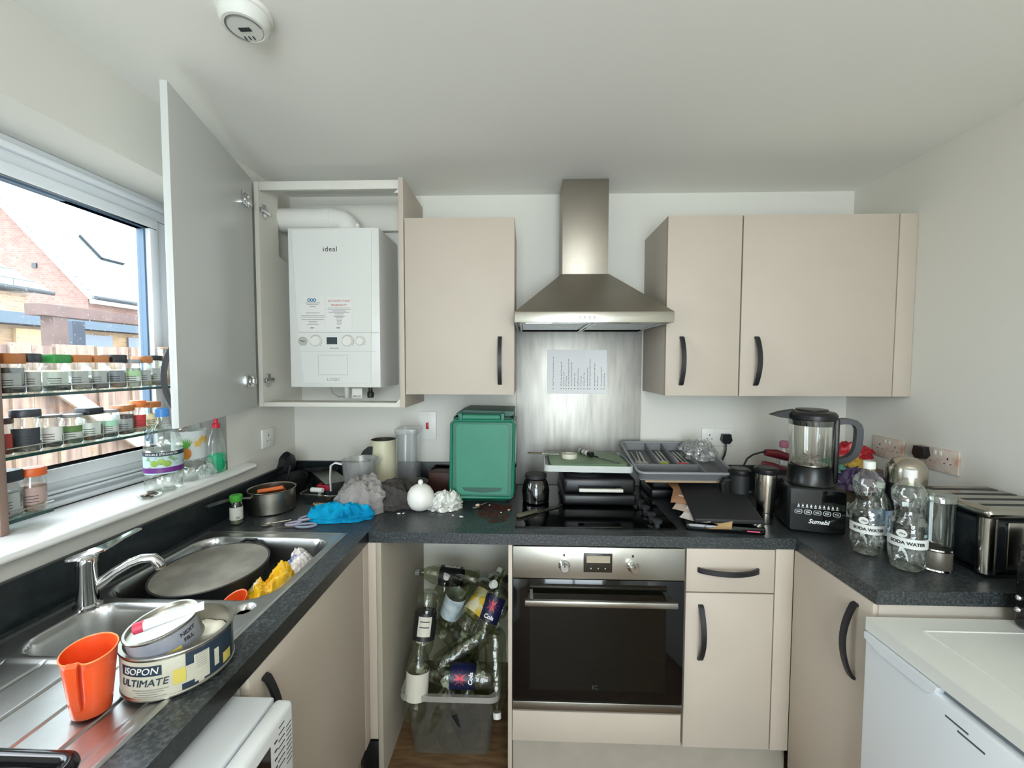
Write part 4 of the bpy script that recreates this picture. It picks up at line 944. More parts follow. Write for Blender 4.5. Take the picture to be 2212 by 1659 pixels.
# ================================================================ left end of the counter
CT = WT+.0008
t = thing('spice_bottle', 'small glass spice jar with green cap and white label behind the sink', 'jar', (.088, -.545, CT))
obj('jar_glass', MB().open(True).lathe([(.017, 0), (.021, .003), (.021, .070), (.017, .080), (.016, .084)], 28), MATS['jar_glass'], t)
obj('contents', MB().lathe([(.018, .003), (.0195, .006), (.0195, .022), (.0001, .023)], 24), mat('dried_herb', '#6e7358', .9), t)
obj('lid', MB().lathe([(.019, .083), (.0205, .086), (.0205, .104), (.018, .107), (.0001, .108)], 28), mat('cap_green', '#4aa83c', .4), t)
obj('label', MB().lathe([(.0213, .018), (.0213, .064)], 24, arc=(R(-150), R(50))), mat('plain_label', '#d8d8cf', .6), t)
bc_ = MB()
for i in range(7): bc_.lathe([(.0216, .022), (.0216, .031)], 1, arc=(R(-60+5*i), R(-58+5*i)))
obj('barcode', bc_, M_ink, t)

t = thing('saucepan', 'stainless saucepan with an orange sponge inside, by the left wall', 'saucepan', (.128, -.395, CT))
obj('pan_body', MB().open(True).lathe([(.078, 0), (.084, .004), (.0855, .085), (.088, .088), (.0865, .0895), (.083, .086), (.0815, .008), (.0001, .006)], 56), M_steel, t)
obj('handle', MB().tube([(-.045, -.072, .070), (-.060, -.10, .078), (-.078, -.16, .086), (-.092, -.225, .088)], 0, flat=([.016, .018, .022, .016], .006, (1, -.3, 0))), M_steel, t)
obj('pan_food', MB().lathe([(.080, .03), (.0001, .03)], 32), mat('rusty_sauce', '#6b3a2a', .5), t)
t = tag(obj('sponge', MB().box(-.045, .045, -.028, .028, -.007, .007, .003, 2, T(.13, -.40, WT+.079) @ RZ(20) @ RX(-28) @ RY(-6)), mat('sponge_orange', '#e2733f', .9, bump=.6, bscale=120)), 'orange sponge cloth lying inside the saucepan', 'sponge')

# dark utensils in the corner
t = thing('ladle', 'big black plastic ladle leaning in the back left corner', 'utensil', (.065, -.13, CT))
obj('ladle_bowl', MB().open(True).lathe([(.0001, 0), (.025, .004), (.045, .022), (.052, .050), (.049, .050), (.042, .024), (.0001, .007)], 32, T(.0, .0, .115) @ RX(62) @ RY(-30)), M_matblack, t)
obj('ladle_handle', MB().tube([(.02, -.06, .13), (.01, -.07, .06), (.0, -.05, .0)], .006, 8), M_matblack, t)
t = thing('colander', 'black plastic bowl lying tipped in the back left corner', 'bowl', (.085, -.175, CT))
obj('bowl', MB().open(True).lathe([(.04, 0), (.060, .02), (.070, .062), (.073, .064), (.067, .060), (.056, .02), (.0001, .006)], 36, T(0, .0, .010) @ RX(14)), M_matblack, t)
t = thing('slotted_turner', 'black ribbed slotted turner lying above the baking tray in the corner', 'utensil', (.165, -.085, CT+.068), rot=(R(-12), R(-10), R(-20)))
hm = MB()
for i in range(7): hm.box(-.045+.016*i, -.037+.016*i, -.045, .045, .008+.004, .018+.004, .002)
hm.box(-.05, .068, -.052, -.042, .006, .022, .002).box(-.05, .068, .042, .052, .006, .022, .002)
obj('turner_head', hm, M_matblack, t)
obj('turner_handle', MB().tube([(-.05, 0, .012), (-.10, -.02, .014)], .006, 8), M_matblack, t)
t = thing('cutlery_caddy', 'long dark grey box with a lighter lid lying at an angle behind the jug', 'box', (.245, -.155, CT), rot=(0, 0, R(-50)))
obj('box_body', MB().box(-.13, .13, -.045, .045, 0, .070, .004), M_matblack, t)
obj('box_lid', MB().box(-.132, .132, -.048, .048, .0705, .076, .002), mat('lid_grey', '#6d6f69', .4), t)
# glass dish with bits
t = thing('baking_dish', 'clear glass baking dish holding small red and white items', 'dish', (.295, -.29, CT), rot=(0, 0, R(-8)))
def dish_(zb, e): return [(x*e, y*e, zb) for x, y in rrect(-.085, .085, -.06, .06, .02)]
dm = MB(); n_ = len(dish_(0, 1))
dm.faces(dish_(0, .88)+dish_(.045, 1), [list(range(n_))]+[[i, (i+1) % n_, n_+(i+1) % n_, n_+i] for i in range(n_)])
obj('dish', dm, M_glass, t)
obj('dish_rim', MB().tube(dish_(.045, 1), .0025, 6, closed=True), clear('rim_glass', (.85, .87, .84), .05, .2, .7), t)
t = thing('red_clip_box', 'small red open plastic box in the glass baking dish', 'box', (.283, -.262, CT+.046), rot=(0, 0, R(-12)))
obj('frame', MB().box(-.030, .030, -.020, -.014, 0, .020, .001).box(-.030, .030, .014, .020, 0, .020, .001).box(-.030, -.024, -.014, .014, 0, .020).box(.024, .030, -.014, .014, 0, .020).box(-.024, .024, -.014, .014, 0, .003), mat('box_red', '#b3283c', .4), t)
t = tag(obj('paper_roll', MB().lathe([(.010, -.026), (.010, .026)], 24, T(.272, -.315, CT+.056) @ RZ(-8) @ RY(90)), mat('roll_white', '#e6e6e2', .6)), 'short white paper roll lying across the glass baking dish', 'roll')
t = thing('wooden_fork', 'pale wooden hand-shaped salad server leaning on the glass dish', 'utensil', (.318, -.385, CT+.018), rot=(R(-12), R(8), R(28)))
wf = MB().prism([(-.016, -.022), (.016, -.022), (.020, .012), (-.020, .012)], 2, -.003, .003)
obj('palm', wf, mat('pale_wood', '#c8ad8a', .7), t)
for i in range(5):
    x = -.018+.009*i; L_ = (.022, .030, .033, .030, .020)[i]
    obj('tine', MB().tube([(x, .010, 0), (x*1.15, .010+L_*.6, .003), (x*1.3, .010+L_, -.001)], [.0036, .0034, .002], 8), MATS['pale_wood'], t)
obj('handle', MB().tube([(0, -.02, 0), (.004, -.05, .004), (.010, -.075, .006)], [.008, .006, .006], 8), MATS['pale_wood'], t)

t = thing('measuring_jug', 'clear plastic measuring jug with a white-edged handle behind the grey cloth', 'jug', (.432, -.255, CT))
obj('jug_body', MB().open(True).lathe([(.056, 0), (.060, .004), (.074, .172), (.077, .178), (.0735, .176), (.0585, .006), (.0001, .005)], 48), M_plast, t)
obj('spout', MB().faces([(.074, -.018, .174), (.100, 0, .180), (.074, .018, .174), (.070, 0, .145)], [[0, 1, 3], [1, 2, 3]]), M_plast, t)
obj('handle', MB().tube([(-.070, -.02, .158), (-.095, -.03, .166), (-.112, -.034, .155), (-.115, -.035, .10), (-.113, -.034, .045)], 0, flat=(.016, .006, (.2, -1, 0))), clear('frosted_handle', (.9, .9, .9), .3, .2, .5, haze=.55, haze_col=(.85, .85, .84)), t)
t = thing('cream_vase', 'tall cream ceramic vase with a dark opening at the back of the counter', 'vase', (.487, -.115, CT))
obj('vase_body', MB().open(True).lathe([(.060, 0), (.065, .004), (.066, .05), (.057, .225), (.056, .238)], 44), mat('cream_glaze', '#cbc8ab', .4), t)
obj('vase_inside', MB().open(True).lathe([(.0001, .02), (.05, .03), (.0555, .236), (.056, .238)], 44), mat('vase_dark', '#3c3a37', .6), t)
t = thing('black_spatula', 'black wide spatula head standing between the jug and the cream vase', 'utensil', (.418, -.16, CT), rot=(0, R(6), 0))
obj('blade', MB().prism([(-.040, .165), (-.030, .190), (-.008, .212), (.022, .216), (.030, .205), (.028, .160), (.0, .150)], 1, -.003, .003), M_matblack, t)
obj('handle', MB().tube([(.0, 0, .155), (.01, 0, .01)], .006, 8), M_matblack, t)
t = thing('food_canister', 'tall clear straight-sided canister with a lid in front of the switch', 'canister', (.607, -.125, CT))
obj('canister_body', MB().open(True).lathe([(.046, 0), (.050, .004), (.051, .27), (.0515, .274)], 40, sq=4), clear('canister_plastic', (.88, .90, .91), .15, .08, .55, haze=.12), t)
obj('lid', MB().lathe([(.054, .270), (.056, .274), (.056, .292), (.050, .297), (.0001, .298)], 40, sq=4), clear('canister_lid', (.9, .9, .9), .25, .1, .5, haze=.35), t)
t = thing('stone_bowl', 'dark grey bowl behind the white garlic keeper', 'bowl', (.652, -.235, CT))
obj('bowl', MB().open(True).lathe([(.040, 0), (.055, .01), (.070, .055), (.073, .075), (.069, .075), (.052, .014), (.0001, .010)], 40), mat('stone_grey', '#4a4a44', .7, noise_=.25, nscale=60), t)
t = thing('wooden_box', 'dark red-brown wooden box against the back wall left of the caddy', 'box', (.762, -.09, CT), rot=(0, 0, R(-6)))
wb = mat('redbrown_wood', '#4c2f27', .5, noise_=.3, nscale=14)
obj('box_body', MB().box(-.055, .055, -.05, .05, 0, .088, .003), wb, t)
obj('box_rim', MB().box(-.058, .058, -.053, -.046, .088, .100).box(-.058, .058, .046, .053, .088, .100).box(-.058, -.051, -.046, .046, .088, .100).box(.051, .058, -.046, .046, .088, .100), mat('box_rim_dark', '#33261f', .5), t)
t = thing('garlic_keeper', 'round white ceramic ball pot with a small knob', 'pot', (.728, -.375, CT))
mw = mat('white_glaze', '#e9e7e0', .35, bump=.1, bscale=90)
obj('pot_body', MB().lathe([(.022, 0), (.040, .010), (.051, .030), (.0545, .050), (.051, .072), (.040, .090), (.024, .101), (.0001, .105)], 44), mw, t)
obj('knob', MB().sphere((0, 0, .113), .0105, 12), mw, t)
t = crumple('carrier_bag', (.818, -.350, CT), .055, .050, .075, clear('bag_white', (.9, .9, .88), .25, .12, .4, haze=.75, haze_col=(.80, .81, .75)), 11, fold=1.7)
tag(t, 'crumpled whitish plastic bag between the ball pot and the green caddy', 'bag')
# cloths
t = crumple('dark_cloth', (.602, -.325, CT), .095, .075, .095, fabric('cloth_charcoal', '#4f4c4a', '#423f3e'), 17, fold=1.1, rot=.3, top=.6)
tag(t, 'dark charcoal cloth heaped to the right of the pale grey one', 'cloth')
t = crumple('grey_cloth', (.490, -.395, CT), .088, .070, .145, fabric('cloth_grey', '#9d9997', '#8b8785'), 2, fold=1.1, rot=.2, top=.5, n=130)
tag(t, 'pale grey crumpled cloth heaped in front of the measuring jug', 'cloth')
t = crumple('blue_cloth', (.445, -.478, CT), .105, .055, .055, fabric('cloth_blue', '#12a3cf', '#0a7fb0'), 6, fold=1.6, rot=.1, n=110, rough=1.5, amp=.016)
tag(t, 'bright blue crumpled cloth at the foot of the grey cloth', 'cloth')
# scissors and spoon by the sink
def loop(c, rx, ry, a, r, z=0):
    return [(c[0]+rx*math.cos(t)*math.cos(a)-ry*math.sin(t)*math.sin(a), c[1]+rx*math.cos(t)*math.sin(a)+ry*math.sin(t)*math.cos(a), z) for t in [2*PI*k/24 for k in range(24)]]
t = thing('scissors', 'scissors with pale lilac plastic handles behind the sink', 'scissors', (.300, -.525, CT+.005), rot=(0, 0, R(20)))
ml = mat('lilac_plastic', '#a9a3b8', .45)
obj('handle_loop', MB().tube(loop((-.005, -.030), .024, .014, .2, 0, .002), .0045, 8, closed=True), ml, t)
obj('handle_loop', MB().tube(loop((.035, -.002), .026, .016, .5, 0, .008), .0045, 8, closed=True), ml, t)
obj('blade', MB().prism([(-.03, -.02), (-.045, .0), (-.12, .012), (-.03, -.002)], 2, 0, .002), M_steel, t)
t = thing('scissors', 'second pair of grey-blue handled scissors under the lilac pair', 'scissors', (.340, -.572, CT+.005), rot=(0, 0, R(5)))
obj('handle_loop', MB().tube(loop((.02, .005), .034, .016, .1, 0), .0042, 8, closed=True), mat('greyblue_plastic', '#8f99ad', .45), t)
obj('blade', MB().prism([(-.012, -.004), (-.012, .004), (-.085, -.004)], 2, -.003, -.001), M_steel, t)
t = thing('teaspoon', 'steel teaspoon lying beside the scissors behind the sink', 'spoon', (.235, -.545, CT+.001), rot=(0, 0, R(30)))
obj('spoon_bowl', MB().sphere((-.028, 0, .003), .014, 10, sx=1.35, sz=.25), M_steel, t)
obj('spoon_handle', MB().tube([(-.01, 0, .004), (.05, .0, .006)], .0025, 6), M_steel, t)
# small litter on the counter
for i, (x, y, r_, lb) in enumerate(((.655, -.430, .006, 'pale crumb on the worktop just in front of the charcoal cloth'), (.672, -.425, .005, 'pale crumb between the charcoal cloth and the white ball pot'), (.870, -.440, .005, 'left of two crumbs near the worktop edge below the carrier bag'),
    (.905, -.455, .007, 'larger flat crumb near the worktop edge in front of the caddy'), (1.085, -.37, .005, 'white crumb on the sauce stain next to the hob'), (1.055, -.40, .004, 'small crumb in the middle of the sauce stain'), (1.002, -.315, .0035, 'smallest crumb right beside the spoon with food'))):
    o = obj('food_crumb', MB().sphere((0, 0, 0), r_, 5, sx=1.3, sy=.8, sz=.5), mat('crumb_white', '#d6d2c8', .8)); o.location = (x, y, CT+r_*.5)
    o.rotation_euler = (0, 0, i); tag(o, lb, 'crumb', 'crumbs on the back worktop')
t = thing('spoon', 'steel spoon with white food on it in front of the green caddy', 'spoon', (.965, -.335, CT+.002), rot=(0, 0, R(45)))
obj('spoon_bowl', MB().sphere((-.02, 0, .004), .015, 10, sx=1.4, sz=.3), M_steel, t)
obj('spoon_handle', MB().tube([(0, 0, .006), (.055, 0, .008)], .003, 6), M_steel, t)
obj('food_remains', MB().sphere((-.014, 0, .009), .008, 8, sx=1.3, sz=.7), mat('food_white', '#d8b8a0', .7), t)

# ================================================================ green food waste caddy
t = thing('waste_caddy', 'dark green food waste caddy with its lid hanging open at the front', 'caddy', (.972, -.16, CT))
M_green = mat('caddy_green', '#0b664e', .42, noise_=.12, nscale=9); M_green2 = mat('caddy_dark_green', '#0d4a3c', .45)
def lofted(secs, r=.02):
    mb = MB(); V = []; F = []; k = None
    for x0, x1, y0, y1, z in secs:
        p = rrect(x0, x1, y0, y1, r, 4); k = len(p); V += [(a, b, z) for a, b in p]
    for j in range(len(secs)-1): F += [[j*k+i, j*k+(i+1) % k, (j+1)*k+(i+1) % k, (j+1)*k+i] for i in range(k)]
    F.append(list(range(k))[::-1]); return mb.faces(V, F)
obj('bin_body', lofted([(-.104, .104, -.10, .10, 0), (-.106, .106, -.105, .11, .02), (-.118, .120, -.118, .128, .33), (-.128, .130, -.126, .135, .335), (-.128, .130, -.126, .135, .365), (-.122, .124, -.120, .13, .366), (-.112, .114, -.112, .12, .02)]), M_green2, t)
LM = T(0, -.148, .028) @ RX(-2)
ld = MB().prism([(-.128, 0), (.118, 0), (.128, .012), (.134, .04), (.137, .31), (.125, .332), (-.118, .332), (-.136, .315), (-.139, .04), (-.136, .010)], 1, -.008, .004, LM)
lid_ = obj('lid', ld, M_green, t)
obj('lid_rim', MB().tube([tuple(LM @ Vector(p)) for p in [(-.122, -.010, .006), (.115, -.010, .006), (.127, -.010, .03), (.131, -.010, .31), (.118, -.010, .325), (-.114, -.010, .325), (-.130, -.010, .31), (-.133, -.010, .03)]], .0065, 8, closed=True), mat('caddy_rim_green', '#0f6b52', .4), lid_)
lp = MB().prism([(-.108, .020), (.104, .020), (.110, .30), (.100, .312), (-.100, .312), (-.110, .30)], 1, -.013, -.008, LM)
obj('lid_panel', lp, mat('caddy_panel_green', '#2c7c62', .5, noise_=.08, nscale=8), lid_)
obj('finger_recess', MB().prism([(-.075, .034), (.0, .026), (.075, .034), (.085, .048), (-.085, .048)], 1, -.0145, -.0128, LM), M_green2, lid_)
obj('hinge_barrel', MB().lathe([(.012, -.078), (.012, .078)], 20, T(-.005, -.140, .368) @ RY(90)), MATS['caddy_panel_green'], t)
for x in (-.093, .083): obj('hinge_lug', MB().box(x-.008, x+.008, -.152, -.126, .350, .385, .003), M_green, t)
obj('top_rim', MB().prism([(-.110, .366), (.112, .366), (.128, .372), (.130, .388), (-.085, .392), (-.118, .378)], 1, -.10, .13), M_green2, t)
obj('bail_handle', MB().tube([(.136, -.12, .37), (.141, -.13, .33), (.143, -.135, .25), (.141, -.13, .17), (.134, -.11, .15)], 0, flat=(.020, .006, (0, 1, 0))), M_black, t)

# ================================================================ on the hob
HT = WT+.0068
t = thing('glass_jar', 'dark round glass jar at the left back of the hob', 'jar', (1.195, -.27, HT))
obj('jar_body', MB().open(True).lathe([(.050, 0), (.056, .005), (.058, .05), (.050, .085), (.042, .098), (.044, .105)], 36), clear('dark_jar_glass', (.25, .27, .26), .08, .08, .5), t)
obj('jar_inside', MB().lathe([(.045, .004), (.052, .008), (.052, .045), (.0001, .048)], 28), M_matblack, t)
obj('lid', MB().lathe([(.046, .104), (.046, .118), (.0001, .12)], 28), M_matblack, t)
t = thing('sandwich_press', 'black contact grill with a white bar handle at the back of the hob', 'appliance', (1.455, -.20, HT))
obj('grill_base', MB().box(-.15, .15, -.13, .12, .004, .050, .012, 3), M_black, t)
obj('grill_lid', MB().box(-.148, .148, -.128, .12, .052, .118, .016, 3), M_black, t)
for x in (-.12, .12): obj('grill_foot', MB().box(x-.012, x+.012, -.10, -.08, 0, .005), M_black, t)
obj('bar_handle', MB().box(-.088, .088, -.165, -.150, .070, .083, .003), mat('bar_white', '#d0cfc4', .4), t)
for x in (-.075, .075): obj('handle_arm', MB().box(x-.012, x+.012, -.152, -.127, .068, .085, .003), M_black, t)
t = thing('dinner_plate', 'white shallow bowl-shaped plate under the green tray', 'plate', (1.400, -.215, HT+.1185))
obj('plate', MB().open(True).lathe([(.035, 0), (.05, .002), (.085, .018), (.088, .020), (.084, .020), (.048, .005), (.0001, .004)], 48), mat('glaze_white', '#d7dad8', .25), t)
t = thing('chopping_tray', 'white-rimmed tray holding a green chopping board, stacked above the grill', 'tray', (1.415, -.185, HT+.139), rot=(0, 0, R(-2)))
TR = [(x, y) for x, y in rrect(-.180, .180, -.135, .135, .02)]
obj('tray_base', MB().prism(TR, 2, 0, .006), mat('tray_white', '#b9bfba', .4), t)
obj('tray_rim', MB().tube([(x, y, .014) for x, y in TR], 0, closed=True, flat=(.026, .006, (0, 0, 1))), MATS['tray_white'], t)
t = tag(obj('chopping_board', MB().prism(rrect(1.255, 1.578, -.300, -.068, .015), 2, HT+.146, HT+.168), mat('board_green', '#5f7f5c', .5, color2='#77906e', nscale=10)), 'green plastic chopping board in the white tray above the hob', 'chopping board')
BT = HT+.1685
t = thing('tape_roll', 'roll of white tape on the green chopping board', 'tape', (1.345, -.185, BT))
obj('tape', MB().open().lathe([(.022, 0), (.034, 0), (.034, .020), (.022, .020), (.022, 0)], 40), mat('tape_cream', '#d5d3c2', .6), t)
t = thing('small_bottle', 'small white bottle with black cap lying on the green board', 'bottle', (1.405, -.085, BT+.0125), rot=(R(90), 0, R(25)))
obj('bottle_body', MB().lathe([(.0001, -.002), (.010, 0), (.012, .003), (.012, .072), (.009, .078)], 24), mat('bottle_cream', '#cfd0c0', .4), t)
obj('cap', MB().lathe([(.0122, .076), (.0125, .098), (.0001, .1)], 24), M_black, t)
obj('label_band', MB().open().lathe([(.0123, .02), (.0123, .03)], 24), M_ink, t); obj('label_band', MB().open().lathe([(.0123, .05), (.0123, .054)], 24), M_ink, t)
t = thing('metal_skewer', 'thin steel tool with dark grip lying on the green board', 'tool', (1.50, -.23, BT+.004), rot=(0, 0, R(-55)))
obj('shaft', MB().tube([(-.05, 0, 0), (.075, 0, 0)], .0022, 6), M_steel, t)
obj('grip', MB().tube([(-.085, 0, .001), (-.05, 0, .001)], .004, 8), M_black, t)
t = thing('kitchen_knife', 'thin knife sticking out over the left end of the white tray', 'knife', (1.245, -.12, BT+.002), rot=(0, 0, R(-6)))
obj('blade', MB().prism([(-.02, -.006), (.06, -.010), (.06, .006), (-.02, .004)], 2, 0, .0015), M_steel, t)
obj('handle', MB().box(-.085, -.018, -.006, .006, -.001, .006, .002), mat('knife_brown', '#6b6048', .6), t)
t = thing('kitchen_knife', 'long bladed knife lying across the front left of the hob', 'knife', (1.20, -.40, HT+.0006), rot=(0, 0, R(38)))
obj('blade', MB().prism([(-.01, -.012), (.10, -.012), (.14, .006), (-.01, .010)], 2, 0, .0018), mat('dull_blade', '#5d5d50', .4, .7), t)
obj('handle', MB().box(-.10, -.008, -.009, .009, 0, .012, .003), mat('knife_grey', '#5b5848', .5), t)
t = thing('teaspoon', 'steel teaspoon lying on the middle of the hob', 'spoon', (1.45, -.29, HT+.001), rot=(0, 0, R(-18)))
obj('spoon_bowl', MB().sphere((-.03, 0, .004), .013, 10, sx=1.4, sz=.3), M_chrome, t)
obj('spoon_handle', MB().tube([(-.012, 0, .005), (.075, 0, .006)], .0028, 6), M_chrome, t)

# cutlery tray stack
t = thing('oven_tray_stack', 'black oven tins stacked right of the hob under the grey cutlery tray', 'tin', (1.80, -.175, CT))
obj('tin_lower', MB().box(-.10, .18, -.03, .13, 0, .045, .012, 3), M_black, t)
obj('tin_upper', MB().box(-.09, .17, -.025, .13, .046, .095, .012, 3), M_matblack, t)
CM = T(1.792, -.045, 1.132) @ RX(11.5)
t = thing('wooden_board', 'pale wooden board lying tilted beneath the grey cutlery tray', 'board', (1.81, -.19, 1.03), world=True)
obj('board', MB().box(-.155, .165, -.305, -.03, -.052, -.040, .003, M=CM), mat('board_beige', '#b39b7c', .6, noise_=.15, nscale=10), t)
t = thing('cutlery_tray', 'grey plastic compartment cutlery tray tilted on a pile right of the hob', 'tray', (1.79, -.2, 1.07), world=True)
M_tray = mat('tray_grey', '#6e7072', .45)
X0_, X1_, Y0_, Y1_ = -.19, .19, -.325, 0.0
ct = MB().box(X0_+.012, X1_-.012, Y0_+.012, Y1_-.012, -.038, -.034, .001, M=CM)
obj('tray_base', ct, M_tray, t)
rimp = [tuple(CM @ Vector((x, y, 0))) for x, y in rrect(X0_, X1_, Y0_, Y1_, .03)]
obj('tray_rim', MB().tube(rimp, .0055, 8, closed=True), mat('tray_rim_grey', '#85878a', .4), t)
wl_ = rrect(X0_+.003, X1_-.003, Y0_+.003, Y1_-.003, .03); wl2 = rrect(X0_+.014, X1_-.014, Y0_+.014, Y1_-.014, .028); k = len(wl_)
obj('tray_wall', MB().faces([(x, y, 0) for x, y in wl_]+[(x, y, -.036) for x, y in wl2], [[i, (i+1) % k, k+(i+1) % k, k+i] for i in range(k)], CM), M_tray, t)
dv = [(-.075, Y0_+.09, -.075, Y1_-.01), (.0, Y0_+.09, .0, Y1_-.01), (.085, Y0_+.01, .085, Y1_-.01), (X0_+.01, Y0_+.09, .085, Y0_+.09)]
for a in dv:
    x0, y0_, x1, y1_ = a
    obj('divider', MB().box(min(x0, x1)-.003, max(x0, x1)+.003, min(y0_, y1_)-.003, max(y0_, y1_)+.003, -.035, -.002, .002, M=CM), M_tray, t)
rs = random.Random(12)
M_cut = mat('cutlery_steel', '#a9a8a2', .3, 1)
for i in range(9):
    x = (-.15, -.135, -.12, -.05, -.035, -.02, .03, .045, .06)[i]; y = -.13+rs.uniform(-.015, .015); a = rs.uniform(-9, 9)
    s_ = thing('fork' if i % 2 else 'spoon', ('steel fork' if i % 2 else 'steel spoon')+', '+('left', 'middle', 'right')[i % 3]+' of three pieces in the '+('left', 'centre', 'right')[i//3]+' slot of the grey cutlery tray', 'fork' if i % 2 else 'spoon', tuple(CM @ Vector((x, y, -.030+.003*(i % 3)))), rot=(R(11.5), 0, R(a)), group='forks in the cutlery tray' if i % 2 else 'spoons in the cutlery tray')
    obj('handle', MB().tube([(0, -.02, 0), (0, .08, .002)], 0, flat=(.008, .002, (1, 0, 0))), M_cut, s_)
    if i % 2:
        f_ = MB().prism([(-.010, -.045), (.010, -.045), (.004, -.02), (-.004, -.02)], 2, -.001, .001)
        for q in (-.008, -.003, .003, .008): f_.box(q-.0012, q+.0012, -.070, -.045, -.001, .001)
        obj('tines', f_, M_cut, s_)
    else: obj('spoon_bowl', MB().sphere((0, -.04, .001), .014, 9, sy=1.5, sz=.3), M_cut, s_)
for col, nm, x, y, lb in (('#c8384a', 'red', .03, -.205, 'small red plastic object in the front of the cutlery tray'), ('#a9b83c', 'lime', -.05, -.20, 'small lime green plastic object in the cutlery tray')):
    o = crumple(nm+'_plastic_piece', tuple(CM @ Vector((x, y, -.032))), .024, .018, .022, mat('piece_'+nm, col, .4), 3, n=28); tag(o, lb, 'plastic piece')
o = crumple('produce_bag', tuple(CM @ Vector((.135, -.10, -.030))), .055, .085, .075, clear('bag_clear2', (.88, .88, .86), .15, .12, .6, haze=.2, bump=1, bscale=50), 9, fold=1.8)
tag(o, 'crumpled clear plastic bag at the right end of the cutlery tray', 'bag')

# document wallets
t = thing('document_wallet', 'black document wallets stuffed with papers lying at the right of the hob', 'folder', (1.865, -.44, CT), rot=(0, 0, R(-9)))
obj('wallet_lower', MB().box(-.125, .135, -.125, .13, 0, .026, .006), M_blkglass, t)
WM = T(0, -.12, .030) @ RX(11) @ RY(-3)
obj('wallet_upper', MB().box(-.095, .130, 0, .345, 0, .018, .005, M=WM), M_matblack, t)
for i, (x, y, w, h, a, c) in enumerate(((-.105, .30, .075, .13, 12, '#a8794e'), (-.112, .20, .075, .15, -14, '#b98a6a'), (-.108, .125, .085, .12, -22, '#d8c3b4'), (-.085, .055, .105, .10, -30, '#e3dcd6'), (-.055, .012, .14, .055, -24, '#c2a172'))):
    obj('paper_sheet', MB().grid(lambda u, v: (w*(u-.5), h*(v-.5), .006*math.sin(3*u+i)+.004*math.sin(5*v+i)), 8, 8, M=WM @ T(x+.015, y, -.004+.0035*i if i < 4 else .001-.006*(i-3)) @ RZ(a) @ RY(-8)), mat('paper_%d' % i, c, .8), t)
obj('pink_label', MB().box(.075, .115, -.1262, -.1254, .010, .014), mat('pink_print', '#d0466e', .5), t)

# ================================================================ right of the hob
def mug(label, loc, r0, r1, h, steel, lid, rz=0):
    t = thing('travel_mug', label, 'travel mug', loc, rot=(0, 0, R(rz)))
    b = obj('mug_body', MB().lathe([(r0*.96, 0), (r0, .003), (r0, h*.22), (r0+.002, h*.23), (r1*.97, h*.75), (r1, h*.97), (r1, h)], 40), steel, t)
    obj('base_ring', MB().open().lathe([(r0+.0008, h*.215), (r0+.0022, h*.222), (r0+.0022, h*.235)], 40), M_black, t)
    obj('lid', MB().lathe([(r1+.002, h), (r1+.004, h+.004), (r1+.004, h+.018), (r1-.004, h+.024), (.0001, h+.022)], 40), lid, t)
    obj('handle', MB().tube([(r1*.98, 0, h*.86), (r1+.022, 0, h*.88), (r1+.034, 0, h*.76), (r1+.030, 0, h*.5), (r1+.012, 0, h*.36), (r0+.004, 0, h*.36)], 0, flat=([.016, .018, .020, .018, .014, .012], .009, (0, 1, 0))), lid, t)
    return t
mug('stainless travel mug with black lid and handle left of the blender', (2.047, -.455, CT), .027, .037, .185, mat('mug_steel', '#c9c6ba', .16, 1), M_black, 10)
mug('dark black-bodied travel mug just behind the stainless one', (1.992, -.375, CT), .028, .036, .160, M_matblack, M_black, 180)
t = thing('milk_pan', 'small steel lidded pot with a black side handle behind the travel mugs', 'pot', (2.035, -.155, CT))
obj('pot_body', MB().lathe([(.055, 0), (.062, .004), (.064, .095)], 40), M_matblack, t)
obj('lid', MB().lathe([(.066, .096), (.066, .100), (.058, .118), (.03, .130), (.0001, .133)], 40), M_steel, t)
obj('lid_handle', MB().tube([(-.012, 0, .131), (-.012, 0, .150), (-.004, 0, .158), (.004, 0, .150), (.004, 0, .131)], .004, 8), M_black, t)
obj('side_handle', MB().tube([(-.062, 0, .085), (-.085, 0, .092), (-.105, 0, .090)], .007, 8), M_black, t)
t = thing('food_box', 'clear plastic food box behind the document wallets', 'container', (2.02, -.275, CT), rot=(0, 0, R(5)))
obj('box_body', lofted([(-.050, .050, -.035, .035, 0), (-.056, .056, -.040, .040, .060)], .012), M_plast, t)
obj('lid', MB().prism(rrect(-.059, .059, -.043, .043, .012), 2, .0605, .067), mat('boxlid_grey', '#47524f', .4), t)
o = obj('garlic_bulb', MB().lathe([(.006, 0), (.020, .006), (.022, .014), (.012, .024), (.004, .030), (.0001, .031)], 20), mat('garlic_skin', '#9b9a90', .6)); o.location = (1.965, -.452, CT); o.rotation_euler = (0, 0, 0)
o.location = (1.966, -.318, CT); tag(o, 'pale grey pebble-like garlic bulb left of the travel mugs', 'garlic')
